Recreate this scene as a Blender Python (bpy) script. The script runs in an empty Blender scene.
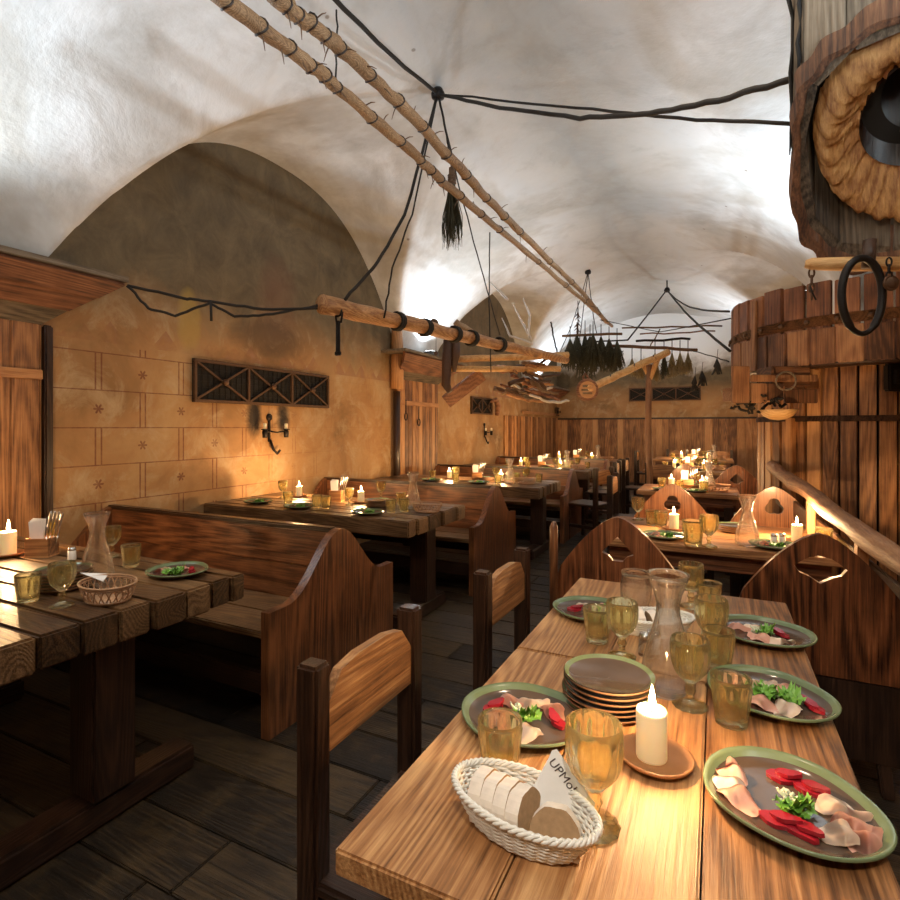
import bpy, bmesh, math, random
from mathutils import Vector, Matrix
R = random.Random(7)
PI = math.pi
scn = bpy.context.scene
COL = scn.collection
# ---------------------------------------------------------------- camera
TH = math.radians(26.2); F = 540.0; HZ = 427.0; CH = 1.37
cs, sn = math.cos(TH), math.sin(TH)
cd = bpy.data.cameras.new('camera'); cam = bpy.data.objects.new('camera', cd); COL.objects.link(cam)
cam.location = (0, 0, CH); cam.rotation_euler = (PI/2, 0, TH)
cd.sensor_width = 36; cd.lens = 21.6; cd.shift_y = -23/900; cd.clip_start = .02
scn.camera = cam
def at_depth(px, py, d):
    c = (px-450)/F*d
    return Vector((c*cs-d*sn, c*sn+d*cs, CH+(HZ-py)/F*d))
def at_z(px, py, z):
    return at_depth(px, py, F*(CH-z)/(py-HZ))
# ---------------------------------------------------------------- materials
class N:
    def __init__(s, name):
        s.m = bpy.data.materials.new(name); s.m.use_nodes = True
        s.t = s.m.node_tree; s.p = s.t.nodes['Principled BSDF']; s.out = s.t.nodes['Material Output']
    def n(s, typ, **kw):
        nd = s.t.nodes.new(typ)
        for k, v in kw.items():
            if k in nd.inputs: s.set(nd.inputs[k], v)
            else: setattr(nd, k, v)
        return nd
    def set(s, inp, v):
        if hasattr(v, 'is_output') or isinstance(v, bpy.types.NodeSocket): s.t.links.new(v, inp)
        else: inp.default_value = v
    def math(s, op, a, b=0.0, c=0.0, clamp=False):
        nd = s.t.nodes.new('ShaderNodeMath'); nd.operation = op; nd.use_clamp = clamp
        for i, v in enumerate((a, b, c)): s.set(nd.inputs[i], v)
        return nd.outputs[0]
    def mix(s, f, a, b, blend='MIX'):
        nd = s.t.nodes.new('ShaderNodeMix'); nd.data_type = 'RGBA'; nd.blend_type = blend
        for i, v in ((0, f), (6, a), (7, b)):
            if isinstance(v, (tuple, list)): v = tuple(v)+(1,)*(4-len(v))
            s.set(nd.inputs[i], v)
        return nd.outputs[2]
    def ramp(s, f, pts):
        nd = s.t.nodes.new('ShaderNodeValToRGB'); s.set(nd.inputs[0], f)
        e = nd.color_ramp.elements
        while len(e) < len(pts): e.new(.5)
        for el, (p, c) in zip(e, pts):
            el.position = p; el.color = tuple(c)+(1,)*(4-len(c)) if isinstance(c, (tuple, list)) else (c, c, c, 1)
        return nd.outputs[0]
    def noise(s, vec, scale, detail=3, rough=.55, dist=0):
        nd = s.n('ShaderNodeTexNoise', Scale=scale, Detail=detail, Roughness=rough, Distortion=dist)
        if vec is not None: s.set(nd.inputs['Vector'], vec)
        return nd.outputs[0]
    def vmap(s, vec, scale=(1, 1, 1), loc=(0, 0, 0)):
        nd = s.n('ShaderNodeMapping'); s.set(nd.inputs['Vector'], vec); nd.inputs['Scale'].default_value = scale; nd.inputs['Location'].default_value = loc
        return nd.outputs[0]
    def bump(s, h, strength=.3, dist=.01):
        nd = s.n('ShaderNodeBump', Strength=strength, Distance=dist); s.set(nd.inputs['Height'], h)
        s.t.links.new(nd.outputs[0], s.p.inputs['Normal'])
    def fin(s, col=None, rough=None, **kw):
        if col is not None: s.set(s.p.inputs['Base Color'], tuple(col)+(1,)*(4-len(col)) if isinstance(col, (tuple, list)) else col)
        if rough is not None: s.set(s.p.inputs['Roughness'], rough)
        for k, v in kw.items(): s.set(s.p.inputs[k.replace('_', ' ')], v)
        return s.m
def plain(name, col, rough=.5, var=.15, scale=30, **kw):
    k = N(name); tc = k.n('ShaderNodeTexCoord').outputs['Object']
    f = k.noise(tc, scale, 3)
    c = k.mix(f, tuple(x*(1-var) for x in col), tuple(min(1, x*(1+var)) for x in col))
    k.bump(f, .15, .003)
    return k.fin(c, rough, **kw)
def wood(name, dark, mid, light, axis='X', rough=.45, freq=9, stretch=.09, islands=.35, bump=.35, wear=None, coat=0, world=False):
    k = N(name); tc = k.n('ShaderNodeTexCoord').outputs['Object']
    geo = k.n('ShaderNodeNewGeometry'); rnd = geo.outputs['Random Per Island']
    sc = [1, 1, 1]; sc['XYZ'.index(axis)] = stretch
    off = k.n('ShaderNodeVectorMath', operation='SCALE'); k.set(off.inputs[0], (7.3, 4.1, 9.7)); k.set(off.inputs['Scale'], k.math('MULTIPLY', rnd, 3.0))
    add = k.n('ShaderNodeVectorMath', operation='ADD'); k.set(add.inputs[0], tc); k.set(add.inputs[1], off.outputs[0])
    v = k.vmap(add.outputs[0], tuple(sc))
    # growth rings: slow field -> sine bands, so the figure shows cathedral shapes
    fld = k.noise(v, freq*.35, 2, .5, .3)
    rings = k.math('SINE', k.math('MULTIPLY', fld, freq*38))
    rings = k.math('MULTIPLY_ADD', rings, .5, .5)
    fine = k.noise(k.vmap(add.outputs[0], tuple(x*(.35 if x < 1 else 1) for x in sc)), freq*22, 4, .65)
    blot = k.noise(tc, 4, 4, .6)
    kn = k.n('ShaderNodeTexVoronoi', Scale=3.2); k.set(kn.inputs['Vector'], k.vmap(add.outputs[0], tuple(x*(4 if x < 1 else 1) for x in sc)))
    knot = k.ramp(kn.outputs['Distance'], [(0.0, 1.0), (.1, 0.0)])
    g = k.math('ADD', k.math('MULTIPLY', rings, .17), k.math('MULTIPLY', fine, .83))
    g = k.math('ADD', g, k.math('MULTIPLY', k.math('SUBTRACT', blot, .5), .5))
    g = k.math('ADD', g, k.math('MULTIPLY', k.math('SUBTRACT', rnd, .5), islands))
    c = k.ramp(g, [(.22, dark), (.5, mid), (.8, light)])
    c = k.mix(k.math('MULTIPLY', knot, .8), c, tuple(x*.6 for x in dark))
    if wear is not None:
        wm = k.ramp(k.noise(tc, 7, 5, .7), [(.5, 0.0), (.68, 1.0)])
        c = k.mix(k.math('MULTIPLY', wm, .6), c, wear)
    k.bump(g, bump, .006)
    rr = k.math('MULTIPLY_ADD', fine, .3, rough-.12)
    return k.fin(c, rr, Coat_Weight=coat, Coat_Roughness=.15)
M = {}
def mk_wood(key, *a, **kw):
    for ax in 'XYZ': M[key+ax] = wood(key+' '+ax, *a, axis=ax, **kw)
mk_wood('table_', (.085, .032, .010), (.33, .145, .050), (.62, .345, .145), rough=.46, freq=7, islands=.22, coat=0, bump=.4)
mk_wood('beam_', (.020, .009, .004), (.105, .052, .021), (.27, .155, .07), rough=.36, freq=8, coat=.15, bump=.5)
mk_wood('dark_', (.006, .003, .002), (.020, .008, .004), (.060, .026, .013), rough=.33, freq=8, coat=.25)
mk_wood('red_', (.008, .003, .002), (.078, .025, .009), (.26, .098, .035), rough=.32, freq=6, coat=.25, bump=.45)
mk_wood('cherry_', (.03, .008, .003), (.20, .062, .020), (.46, .18, .07), rough=.30, freq=6, coat=.2, bump=.45)
mk_wood('board_', (.12, .045, .015), (.38, .17, .060), (.58, .30, .12), rough=.5, freq=6, islands=.5)
mk_wood('rust_', (.06, .022, .011), (.22, .090, .042), (.40, .19, .095), rough=.6, freq=5, islands=.3)
mk_wood('grey_', (.035, .025, .016), (.15, .112, .072), (.27, .215, .15), rough=.75, freq=6, islands=.3, bump=.9)
mk_wood('birch_', (.04, .022, .010), (.22, .125, .058), (.44, .29, .155), rough=.6, freq=14, stretch=.5, bump=.6)
mk_wood('honey_', (.30, .12, .035), (.60, .32, .11), (.78, .50, .22), rough=.5, freq=5, stretch=.3, bump=.9)
mk_wood('vat_', (.055, .022, .010), (.20, .088, .038), (.38, .20, .095), rough=.6, freq=6, islands=.45, bump=.6)
mk_wood('floor_', (.005, .003, .002), (.020, .012, .006), (.070, .043, .019), rough=.48, freq=7, islands=.35, wear=(.085, .052, .018), coat=.0, bump=.8)
M['iron'] = plain('black iron', (.022, .018, .016), .5, .3, 60, Metallic=.7)
M['rust_iron'] = plain('brown iron', (.12, .065, .035), .6, .3, 50, Metallic=.5)
M['steel'] = plain('cutlery steel', (.6, .58, .55), .25, .05, 60, Metallic=1.0)
M['rope'] = plain('dark rope', (.018, .014, .010), .8, .3, 120)
M['herb'] = plain('dried herbs', (.05, .045, .022), .9, .5, 40)
M['hay'] = plain('dried straw stalks', (.22, .17, .08), .9, .4, 40)
M['twig'] = plain('brown twigs', (.13, .07, .035), .8, .4, 40)
M['bone'] = plain('pale antler', (.62, .58, .52), .5, .15, 40)
M['leather'] = plain('brown leather', (.07, .035, .02), .5, .3, 40)
M['linen'] = plain('white napkin paper', (.82, .80, .78), .8, .04, 60)
M['ink'] = plain('black ink', (.05, .03, .03), .6, .1, 60)
M['wick'] = plain('wick', (.02, .015, .01), .9, .1, 60)
M['terracotta'] = plain('terracotta glaze', (.36, .16, .06), .35, .2, 25)
M['glaze_green'] = plain('green glaze', (.145, .19, .098), .18, .25, 18)
M['glaze_brown'] = plain('grey brown glaze', (.085, .058, .042), .12, .25, 14)
M['clay'] = plain('raw clay', (.34, .19, .11), .6, .15, 50)
M['wicker_white'] = plain('white painted wicker', (.80, .77, .70), .55, .1, 90)
M['wicker_brown'] = plain('brown wicker', (.42, .24, .13), .5, .3, 90)
M['bread_crust'] = plain('floured crust', (.80, .70, .60), .8, .2, 60)
M['bread_crumb'] = plain('rye crumb', (.40, .25, .13), .85, .3, 110)
M['ham'] = plain('pink ham', (.78, .42, .31), .35, .14, 45, Subsurface_Weight=.15)
M['lard'] = plain('pale bacon fat', (.86, .68, .54), .35, .1, 45, Subsurface_Weight=.15)
M['beet'] = plain('red beetroot', (.30, .012, .022), .25, .35, 60)
M['lettuce'] = plain('green lettuce', (.16, .36, .045), .4, .45, 60)
M['cabbage'] = plain('white cabbage', (.72, .75, .55), .4, .2, 90)
M['ceramic'] = plain('white ceramic', (.75, .72, .66), .25, .05, 30)
M['dark_hole'] = plain('near black', (.012, .010, .008), .9, .2, 30)  # near-black for backings, cracks and the inside of the log
M['lamp_body'] = plain('lamp housing', (.08, .08, .08), .4, .1, 30)
def glass(name, col, mixf=.35, rough=.02, edge=(.8, .8, .8), haze=.06):
    k = N(name)
    k.fin(col, rough, Transmission_Weight=1.0, IOR=1.46)
    tr = k.n('ShaderNodeBsdfTransparent'); tr.inputs[0].default_value = tuple(.15+.85*x for x in col)+(1,)
    lw = k.n('ShaderNodeLayerWeight', Blend=.45)   # longer path through the wall of the glass at its edges and ribs
    k.set(tr.inputs[0], k.mix(k.math('POWER', lw.outputs['Facing'], 2.5), tuple(.1+.9*x for x in col), edge))
    mx = k.n('ShaderNodeMixShader'); mx.inputs[0].default_value = mixf
    k.t.links.new(k.p.outputs[0], mx.inputs[1]); k.t.links.new(tr.outputs[0], mx.inputs[2]); 
    tl = k.n('ShaderNodeBsdfTranslucent'); tl.inputs[0].default_value = tuple(col)+(1,)
    m2 = k.n('ShaderNodeMixShader'); m2.inputs[0].default_value = haze
    k.t.links.new(mx.outputs[0], m2.inputs[1]); k.t.links.new(tl.outputs[0], m2.inputs[2]); k.t.links.new(m2.outputs[0], k.out.inputs[0])
    return k.m
M['amber_glass'] = glass('amber green glass', (.985, .965, .70), .20, edge=(.70, .66, .26), haze=.02)
M['clear_glass'] = glass('clear glass', (1, 1, 1), .30, edge=(.9, .9, .88), haze=.01)
M['oil'] = glass('oil in bottle', (.75, .62, .10), .2)
def emit(name, col, st):
    k = N(name); return k.fin((.02, .02, .02), .5, Emission_Color=tuple(col)+(1,), Emission_Strength=st)
M['flame'] = emit('flame', (1, .72, .36), 60)
M['lens'] = emit('lamp lens', (.85, .93, 1), 8)
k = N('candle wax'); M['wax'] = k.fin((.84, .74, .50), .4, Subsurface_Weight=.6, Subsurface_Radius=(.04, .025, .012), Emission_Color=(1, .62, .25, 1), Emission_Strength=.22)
# ceiling plaster: pale limewash with beige and grey weathering
k = N('vault plaster'); tc = k.n('ShaderNodeTexCoord').outputs['Object']
a = k.noise(tc, .55, 5, .6, .6); b = k.noise(k.vmap(tc, (1, 1, 1), (9, 3, 0)), 1.7, 6, .65, .4); c3 = k.noise(tc, 11, 4, .6)
c = k.ramp(a, [(.36, (.80, .82, .82)), (.49, (.66, .67, .65)), (.57, (.47, .44, .385)), (.68, (.33, .30, .25))])
c = k.mix(k.ramp(b, [(.42, 0.0), (.66, .75)]), c, (.40, .38, .34))
c = k.mix(k.math('MULTIPLY', c3, .35), c, (.68, .68, .66))
sx = k.n('ShaderNodeSeparateXYZ'); k.set(sx.inputs[0], tc)   # shading of the vault painted dark into the colour along the crown
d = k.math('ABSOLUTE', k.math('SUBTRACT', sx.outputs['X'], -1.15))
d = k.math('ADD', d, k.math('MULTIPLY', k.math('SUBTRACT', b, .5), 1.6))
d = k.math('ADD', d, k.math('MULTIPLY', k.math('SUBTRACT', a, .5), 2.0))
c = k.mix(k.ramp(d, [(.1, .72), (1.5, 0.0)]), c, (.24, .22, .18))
sp = k.n('ShaderNodeTexVoronoi', Scale=2.4); k.set(sp.inputs['Vector'], tc)
c = k.mix(k.ramp(sp.outputs['Distance'], [(.03, .7), (.045, 0.0)]), c, (.2, .16, .12))
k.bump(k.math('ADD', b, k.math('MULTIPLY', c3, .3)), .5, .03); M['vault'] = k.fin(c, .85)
# left wall: ochre plaster with painted ashlar joints and little red star flowers
def ochre(name, painted=True, white_top=False):
    k = N(name); tc = k.n('ShaderNodeTexCoord').outputs['Object']
    sx = k.n('ShaderNodeSeparateXYZ'); k.set(sx.inputs[0], tc); Y = sx.outputs['Y'] if painted else sx.outputs['X']; Z = sx.outputs['Z']
    a = k.noise(tc, 1.3, 5, .65, .5); b = k.noise(k.vmap(tc, (1, 1, 1), (4, 8, 1)), 3.4, 6, .7, .6); fi = k.noise(tc, 26, 4, .6)
    c = k.ramp(a, [(.3, (.22, .120, .045)), (.5, (.42, .222, .085)), (.7, (.52, .33, .15))])
    c = k.mix(k.ramp(b, [(.5, 0.0), (.68, .8)]), c, (.55, .41, .24))
    c = k.mix(k.math('MULTIPLY', fi, .3), c, (.22, .13, .05))
    # upper zone is darker olive-brown
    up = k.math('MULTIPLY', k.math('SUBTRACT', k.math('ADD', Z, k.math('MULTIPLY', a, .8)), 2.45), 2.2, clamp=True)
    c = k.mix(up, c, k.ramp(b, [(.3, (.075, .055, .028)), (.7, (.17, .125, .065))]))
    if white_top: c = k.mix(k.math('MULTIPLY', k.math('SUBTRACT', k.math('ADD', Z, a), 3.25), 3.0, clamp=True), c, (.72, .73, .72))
    if painted:
        bw, bh, z0 = .63, .255, .09
        zz = k.math('DIVIDE', k.math('SUBTRACT', Z, z0), bh); row = k.math('FLOOR', zz); fz = k.math('SUBTRACT', zz, row)
        half = k.math('MULTIPLY', k.math('ABSOLUTE', k.math('MODULO', row, 2.0)), .5)
        yy = k.math('ADD', k.math('DIVIDE', k.math('SUBTRACT', Y, -5.33), bw), half); cell = k.math('FLOOR', yy); fy = k.math('SUBTRACT', yy, cell)
        dz = k.math('MULTIPLY', k.math('SUBTRACT', fz, .5), bh); dy = k.math('MULTIPLY', k.math('SUBTRACT', fy, .5), bw)
        az = k.math('SUBTRACT', bh/2, k.math('ABSOLUTE', dz)); ay = k.math('SUBTRACT', bw/2, k.math('ABSOLUTE', dy))
        lz = k.math('LESS_THAN', az, .004)
        ly = k.math('LESS_THAN', k.math('ABSOLUTE', k.math('SUBTRACT', ay, .020)), .0055)
        r = k.math('SQRT', k.math('ADD', k.math('MULTIPLY', dz, dz), k.math('MULTIPLY', dy, dy)))
        th = k.math('ARCTAN2', dz, dy)
        pet = k.math('MULTIPLY_ADD', k.math('ABSOLUTE', k.math('COSINE', k.math('MULTIPLY', th, 3.0))), .030, .006)
        star = k.math('LESS_THAN', r, pet)
        msk = k.math('MAXIMUM', k.math('MAXIMUM', lz, ly), star)
        zone = k.math('MULTIPLY', k.math('LESS_THAN', Z, 1.93), k.ramp(k.math('ADD', k.math('MULTIPLY', k.math('SUBTRACT', Y, 2.2), .35), k.math('MULTIPLY', k.math('SUBTRACT', b, .5), 1.2)), [(.35, 1.0), (.75, .12)]))
        msk = k.math('MULTIPLY', k.math('MULTIPLY', msk, zone), k.math('MULTIPLY_ADD', fi, .9, .2), clamp=True)
        c = k.mix(msk, c, (.13, .022, .008))
        # painted border of small red merlons
        tri = k.math('ABSOLUTE', k.math('SUBTRACT', k.math('FRACT', k.math('DIVIDE', Y, .21)), .5))
        bz = k.math('SUBTRACT', Z, 1.95)
        mer = k.math('MULTIPLY', k.math('GREATER_THAN', bz, 0.0), k.math('LESS_THAN', bz, k.math('MULTIPLY_ADD', tri, .26, .02)))
        mer = k.math('MULTIPLY', mer, k.ramp(b, [(.42, .0), (.62, .5)]))
        c = k.mix(mer, c, (.22, .05, .03))
        # yellow flaking patch, faint red figure patch and soot above the sconce
        def blob(y, z, sy, sz, lo, hi):
            dy = k.math('DIVIDE', k.math('SUBTRACT', Y, y), sy); dz = k.math('DIVIDE', k.math('SUBTRACT', Z, z), sz)
            d = k.math('ADD', k.math('MULTIPLY', dy, dy), k.math('MULTIPLY', dz, dz))
            return k.ramp(k.math('ADD', d, k.math('MULTIPLY', k.math('SUBTRACT', b, .5), 1.6)), [(lo, 1.0), (hi, 0.0)])
        c = k.mix(k.math('MULTIPLY', blob(2.93, 2.22, .12, .26, .4, 1.0), .45), c, (.45, .31, .06))
        c = k.mix(k.math('MULTIPLY', blob(3.9, 2.55, .30, .5, .0, 1.3), .30), c, (.22, .085, .045))
        for yc in (3.60, 3.97):
            c = k.mix(k.math('MULTIPLY', blob(yc, 1.47, .105, .22, .15, 1.15), .95), c, (.016, .013, .010))
        c = k.mix(k.math('MULTIPLY', blob(3.8, 2.2, .5, .22, .2, 1.0), .6), c, (.05, .035, .02))
    k.bump(k.math('ADD', b, k.math('MULTIPLY', fi, .3)), .4, .015)
    return k.fin(c, .75)
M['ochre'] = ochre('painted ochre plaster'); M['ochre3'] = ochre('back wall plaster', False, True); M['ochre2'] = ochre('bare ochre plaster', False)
# ---------------------------------------------------------------- mesh helpers
class B:
    """collects shapes into one mesh"""
    def __init__(s): s.bm = bmesh.new(); s.mats = []; s.cur = 0
    def use(s, mat):
        if mat not in s.mats: s.mats.append(mat)
        s.cur = s.mats.index(mat); return s
    def _fin(s, geom_faces, smooth=False):
        for f in geom_faces: f.material_index = s.cur; f.smooth = smooth
    def box(s, c, size, rot=None, bev=0.0):
        mat = Matrix.Translation(c) @ (rot.to_4x4() if rot is not None else Matrix()) @ Matrix.Diagonal((size[0], size[1], size[2], 1))
        r = bmesh.ops.create_cube(s.bm, size=1, matrix=mat)
        fs = set(f for v in r['verts'] for f in v.link_faces)
        if bev:
            es = list(set(e for v in r['verts'] for e in v.link_edges))
            rb = bmesh.ops.bevel(s.bm, geom=es, offset=bev, segments=2, affect='EDGES', clamp_overlap=True)
            fs = set(f for v in rb['verts'] for f in v.link_faces) | set(f for f in fs if f.is_valid)
        s._fin(fs); return s
    def bx(s, x0, x1, y0, y1, z0, z1, bev=0.0):
        return s.box(((x0+x1)/2, (y0+y1)/2, (z0+z1)/2), (x1-x0, y1-y0, z1-z0), None, bev)
    def plank(s, p0, p1, w, t, up=(0, 0, 1), bev=0.0):
        """a board from p0 to p1, w wide across (up x dir), t thick along up"""
        p0, p1 = Vector(p0), Vector(p1); d = p1-p0; L = d.length; d.normalize()
        u = Vector(up); sd = u.cross(d).normalized(); u = d.cross(sd)
        rot = Matrix((d, sd, u)).transposed()
        return s.box((p0+p1)/2, (L, w, t), rot, bev)
    def tube(s, pts, r, seg=8, closed=False, cap=True):
        pts = [Vector(p) for p in pts]; n = len(pts); rings = []
        rr = r if isinstance(r, (list, tuple)) else [r]*n
        prev = None
        for i, p in enumerate(pts):
            if closed: d = pts[(i+1) % n]-pts[i-1]
            else: d = pts[min(i+1, n-1)]-pts[max(i-1, 0)]
            if d.length < 1e-9: d = Vector((0, 0, 1))
            d.normalize()
            if prev is None:
                a = Vector((0, 0, 1)) if abs(d.z) < .9 else Vector((1, 0, 0)); u = d.cross(a).normalized()
            else: u = (prev-d*prev.dot(d)).normalized()
            prev = u; v = d.cross(u)
            rings.append([s.bm.verts.new(p+(u*math.cos(2*PI*k/seg)+v*math.sin(2*PI*k/seg))*rr[i]) for k in range(seg)])
        fs = []
        m = n if closed else n-1
        for i in range(m):
            a, b = rings[i], rings[(i+1) % n]
            for k in range(seg): fs.append(s.bm.faces.new((a[k], a[(k+1) % seg], b[(k+1) % seg], b[k])))
        if cap and not closed:
            fs.append(s.bm.faces.new(rings[0][::-1])); fs.append(s.bm.faces.new(rings[-1]))
        s._fin(fs, True)
        return s
    def lathe(s, prof, c=(0, 0, 0), seg=28, flute=None, sx=1, sy=1, closed=True, rot=None):
        """prof: (r, z) list; flute(r,z,ang)->r"""
        c = Vector(c); rings = []
        for (r, z, *kk) in prof:
            ring = []; fk = kk[0] if kk else 1
            for k in range(seg):
                a = 2*PI*k/seg; q = r+(flute(r, z, a)-r)*fk if flute else r
                p = Vector((q*math.cos(a)*sx, q*math.sin(a)*sy, z))
                if rot is not None: p = rot @ p
                ring.append(s.bm.verts.new(c+p))
            rings.append(ring)
        fs = []
        for a, b in zip(rings, rings[1:]):
            for k in range(seg): fs.append(s.bm.faces.new((a[k], a[(k+1) % seg], b[(k+1) % seg], b[k])))
        if closed:
            fs.append(s.bm.faces.new(rings[0][::-1])); fs.append(s.bm.faces.new(rings[-1]))
        s._fin(fs, True); return s
    def prism(s, outline, holes, t, mat4):
        """flat outline (2D) with holes, extruded t along local z, placed by mat4"""
        tmp = bmesh.new(); es = []
        for lp in [outline]+list(holes):
            vs = [tmp.verts.new((x, y, 0)) for x, y in lp]
            es += [tmp.edges.new((vs[i], vs[(i+1) % len(vs)])) for i in range(len(vs))]
        if holes: bmesh.ops.triangle_fill(tmp, use_beauty=True, use_dissolve=False, edges=es)
        else: tmp.faces.new(vs)
        bmesh.ops.recalc_face_normals(tmp, faces=tmp.faces)
        ex = bmesh.ops.extrude_face_region(tmp, geom=list(tmp.faces))
        bmesh.ops.translate(tmp, verts=[v for v in ex['geom'] if isinstance(v, bmesh.types.BMVert)], vec=(0, 0, t))
        bmesh.ops.recalc_face_normals(tmp, faces=tmp.faces)
        bmesh.ops.transform(tmp, matrix=mat4, verts=tmp.verts)
        mp = {v: s.bm.verts.new(v.co) for v in tmp.verts}
        s._fin([s.bm.faces.new([mp[v] for v in f.verts]) for f in tmp.faces]); tmp.free(); return s
    def grid(s, fn, nu, nv, smooth=True, thick=0):
        vs = [[s.bm.verts.new(fn(i/nu, j/nv)) for j in range(nv+1)] for i in range(nu+1)]
        fs = [s.bm.faces.new((vs[i][j], vs[i+1][j], vs[i+1][j+1], vs[i][j+1])) for i in range(nu) for j in range(nv)]
        s._fin(fs, smooth)
        if thick:
            n0 = len(s.bm.faces); r = bmesh.ops.solidify(s.bm, geom=fs, thickness=thick)
            s._fin([g for g in r['geom'] if isinstance(g, bmesh.types.BMFace)], smooth)
        return s
    def mesh(s, name, mat):
        if s.mats and mat is not None and mat not in s.mats: raise Exception(name)
        me = bpy.data.meshes.new(name)
        bmesh.ops.recalc_face_normals(s.bm, faces=s.bm.faces)
        s.bm.to_mesh(me); s.bm.free()
        for m_ in (s.mats or [mat]): me.materials.append(M[m_])
        return me
def obj(name, b, mat, parent=None, loc=None):
    o = bpy.data.objects.new(name, b.mesh(name, mat) if isinstance(b, B) else b); COL.objects.link(o)
    if parent is not None: o.parent = parent
    if loc is not None: o.location = loc
    return o
def thing(name, label, cat, loc=(0, 0, 0), rz=0, group=None):
    o = bpy.data.objects.new(name, None); COL.objects.link(o); o.empty_display_size = .1
    o.location = loc; o.rotation_euler = (0, 0, rz); return tag(o, label, cat, group)
def tag(o, label, cat, group=None):
    o['label'] = label; o['category'] = cat
    if group: o['group'] = group
    return o
def struct(name, b, mat, parent=None):
    o = obj(name, b, mat, parent)
    if parent is None: o['kind'] = 'structure'
    return o
def dup(root, loc, rz=None, label=None, group=None):
    r = root.copy(); COL.objects.link(r); r.location = loc
    if rz is not None: r.rotation_euler = (0, 0, rz)
    if label: r['label'] = label
    if group: r['group'] = group
    for ch in list(root.children):
        c = ch.copy(); COL.objects.link(c); c.parent = r
        for g in list(ch.children):
            d = g.copy(); COL.objects.link(d); d.parent = c
    return r
PROTO = {}
def place(kind, maker, loc, rz, label, group=None):
    """first use builds the thing, later uses copy it with its parts"""
    if kind not in PROTO:
        o = maker(); PROTO[kind] = o; o.location = loc; o.rotation_euler = (0, 0, rz); o['label'] = label
        if group: o['group'] = group
        return o
    return dup(PROTO[kind], loc, rz, label, group)
def light(name, typ, loc, power, col, size=.05, direction=None, spot=None, blend=.5):
    l = bpy.data.lights.new(name, typ); l.energy = power; l.color = col
    if typ == 'AREA': l.shape = 'DISK'; l.size = size
    else: l.shadow_soft_size = size
    if typ == 'SPOT': l.spot_size = math.radians(spot or 90); l.spot_blend = blend
    o = bpy.data.objects.new(name, l); COL.objects.link(o); o.location = loc
    if direction is not None: o.rotation_euler = Vector(direction).to_track_quat('-Z', 'Y').to_euler()
    return o
def wob(p0, p1, n, amp, sag=0, rnd=R):
    p0, p1 = Vector(p0), Vector(p1); out = []
    for i in range(n+1):
        t = i/n; p = p0.lerp(p1, t); e = math.sin(PI*t) if sag else 0
        w = min(1, 6*t, 6*(1-t))
        out.append(p+Vector((rnd.uniform(-1, 1), rnd.uniform(-1, 1), rnd.uniform(-1, 1)))*amp*w+Vector((0, 0, -sag*e)))
    return out
# ================================================================ SETTING
XL, XR, XC, YB, YF = -3.75, 1.22, -1.265, 14.0, -1.6
RX = (XR-XL)/2; BAYS = (-1.2, 3.95, 9.1, 14.25)
def vault_z(x, y):
    v = max(-1, min(1, (x-XC)/RX)); m = 2.0+2.12*math.sqrt(max(0, 1-v*v)); c = 0
    for yc in BAYS:
        u = abs(y-yc)/2.06
        if u < 1: c = max(c, 2.40+(1.47+.18*(1-abs(v)))*(1-u**2.5))
    return max(m, c)
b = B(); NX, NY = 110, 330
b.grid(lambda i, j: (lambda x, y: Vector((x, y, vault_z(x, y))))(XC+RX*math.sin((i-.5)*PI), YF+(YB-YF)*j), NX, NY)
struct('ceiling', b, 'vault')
# wall sheets follow the lunette arches
def side_wall(x, t, name, mat):
    b = B(); n = 300; top = []; bot = []
    vs = []
    for i in range(n+1):
        y = YF+(YB-YF)*i/n; z = vault_z(x, y)+.02
        vs.append([b.bm.verts.new((xx, y, zz)) for xx in (x, x+t) for zz in (0, z)])
    fs = []
    for p, q in zip(vs, vs[1:]):
        fs += [b.bm.faces.new((p[0], q[0], q[1], p[1])), b.bm.faces.new((p[3], q[3], q[2], p[2])), b.bm.faces.new((p[1], q[1], q[3], p[3]))]
    b._fin(fs); struct(name, b, mat)
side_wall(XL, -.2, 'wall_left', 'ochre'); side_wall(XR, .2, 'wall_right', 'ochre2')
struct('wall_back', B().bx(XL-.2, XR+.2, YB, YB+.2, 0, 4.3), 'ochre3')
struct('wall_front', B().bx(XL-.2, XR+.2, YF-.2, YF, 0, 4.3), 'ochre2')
b = B(); y = YF
while y < YB:   # floorboards run across the room
    w = R.uniform(.17, .27); x = XL
    cuts = sorted([XL, XR]+[R.uniform(XL+.6, XR-.6) for _ in range(2)])
    for x0, x1 in zip(cuts, cuts[1:]): b.bx(x0+.002, x1-.002, y+.003, min(y+w, YB)-.003, -.05, 0, .004)
    y += w
struct('floor', b, 'floor_X')
struct('floor_subfloor', B().bx(XL, XR, YF, YB, -.12, -.05), 'dark_hole')
bpy.data.objects['floor_subfloor'].name = 'floor_base'
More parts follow.
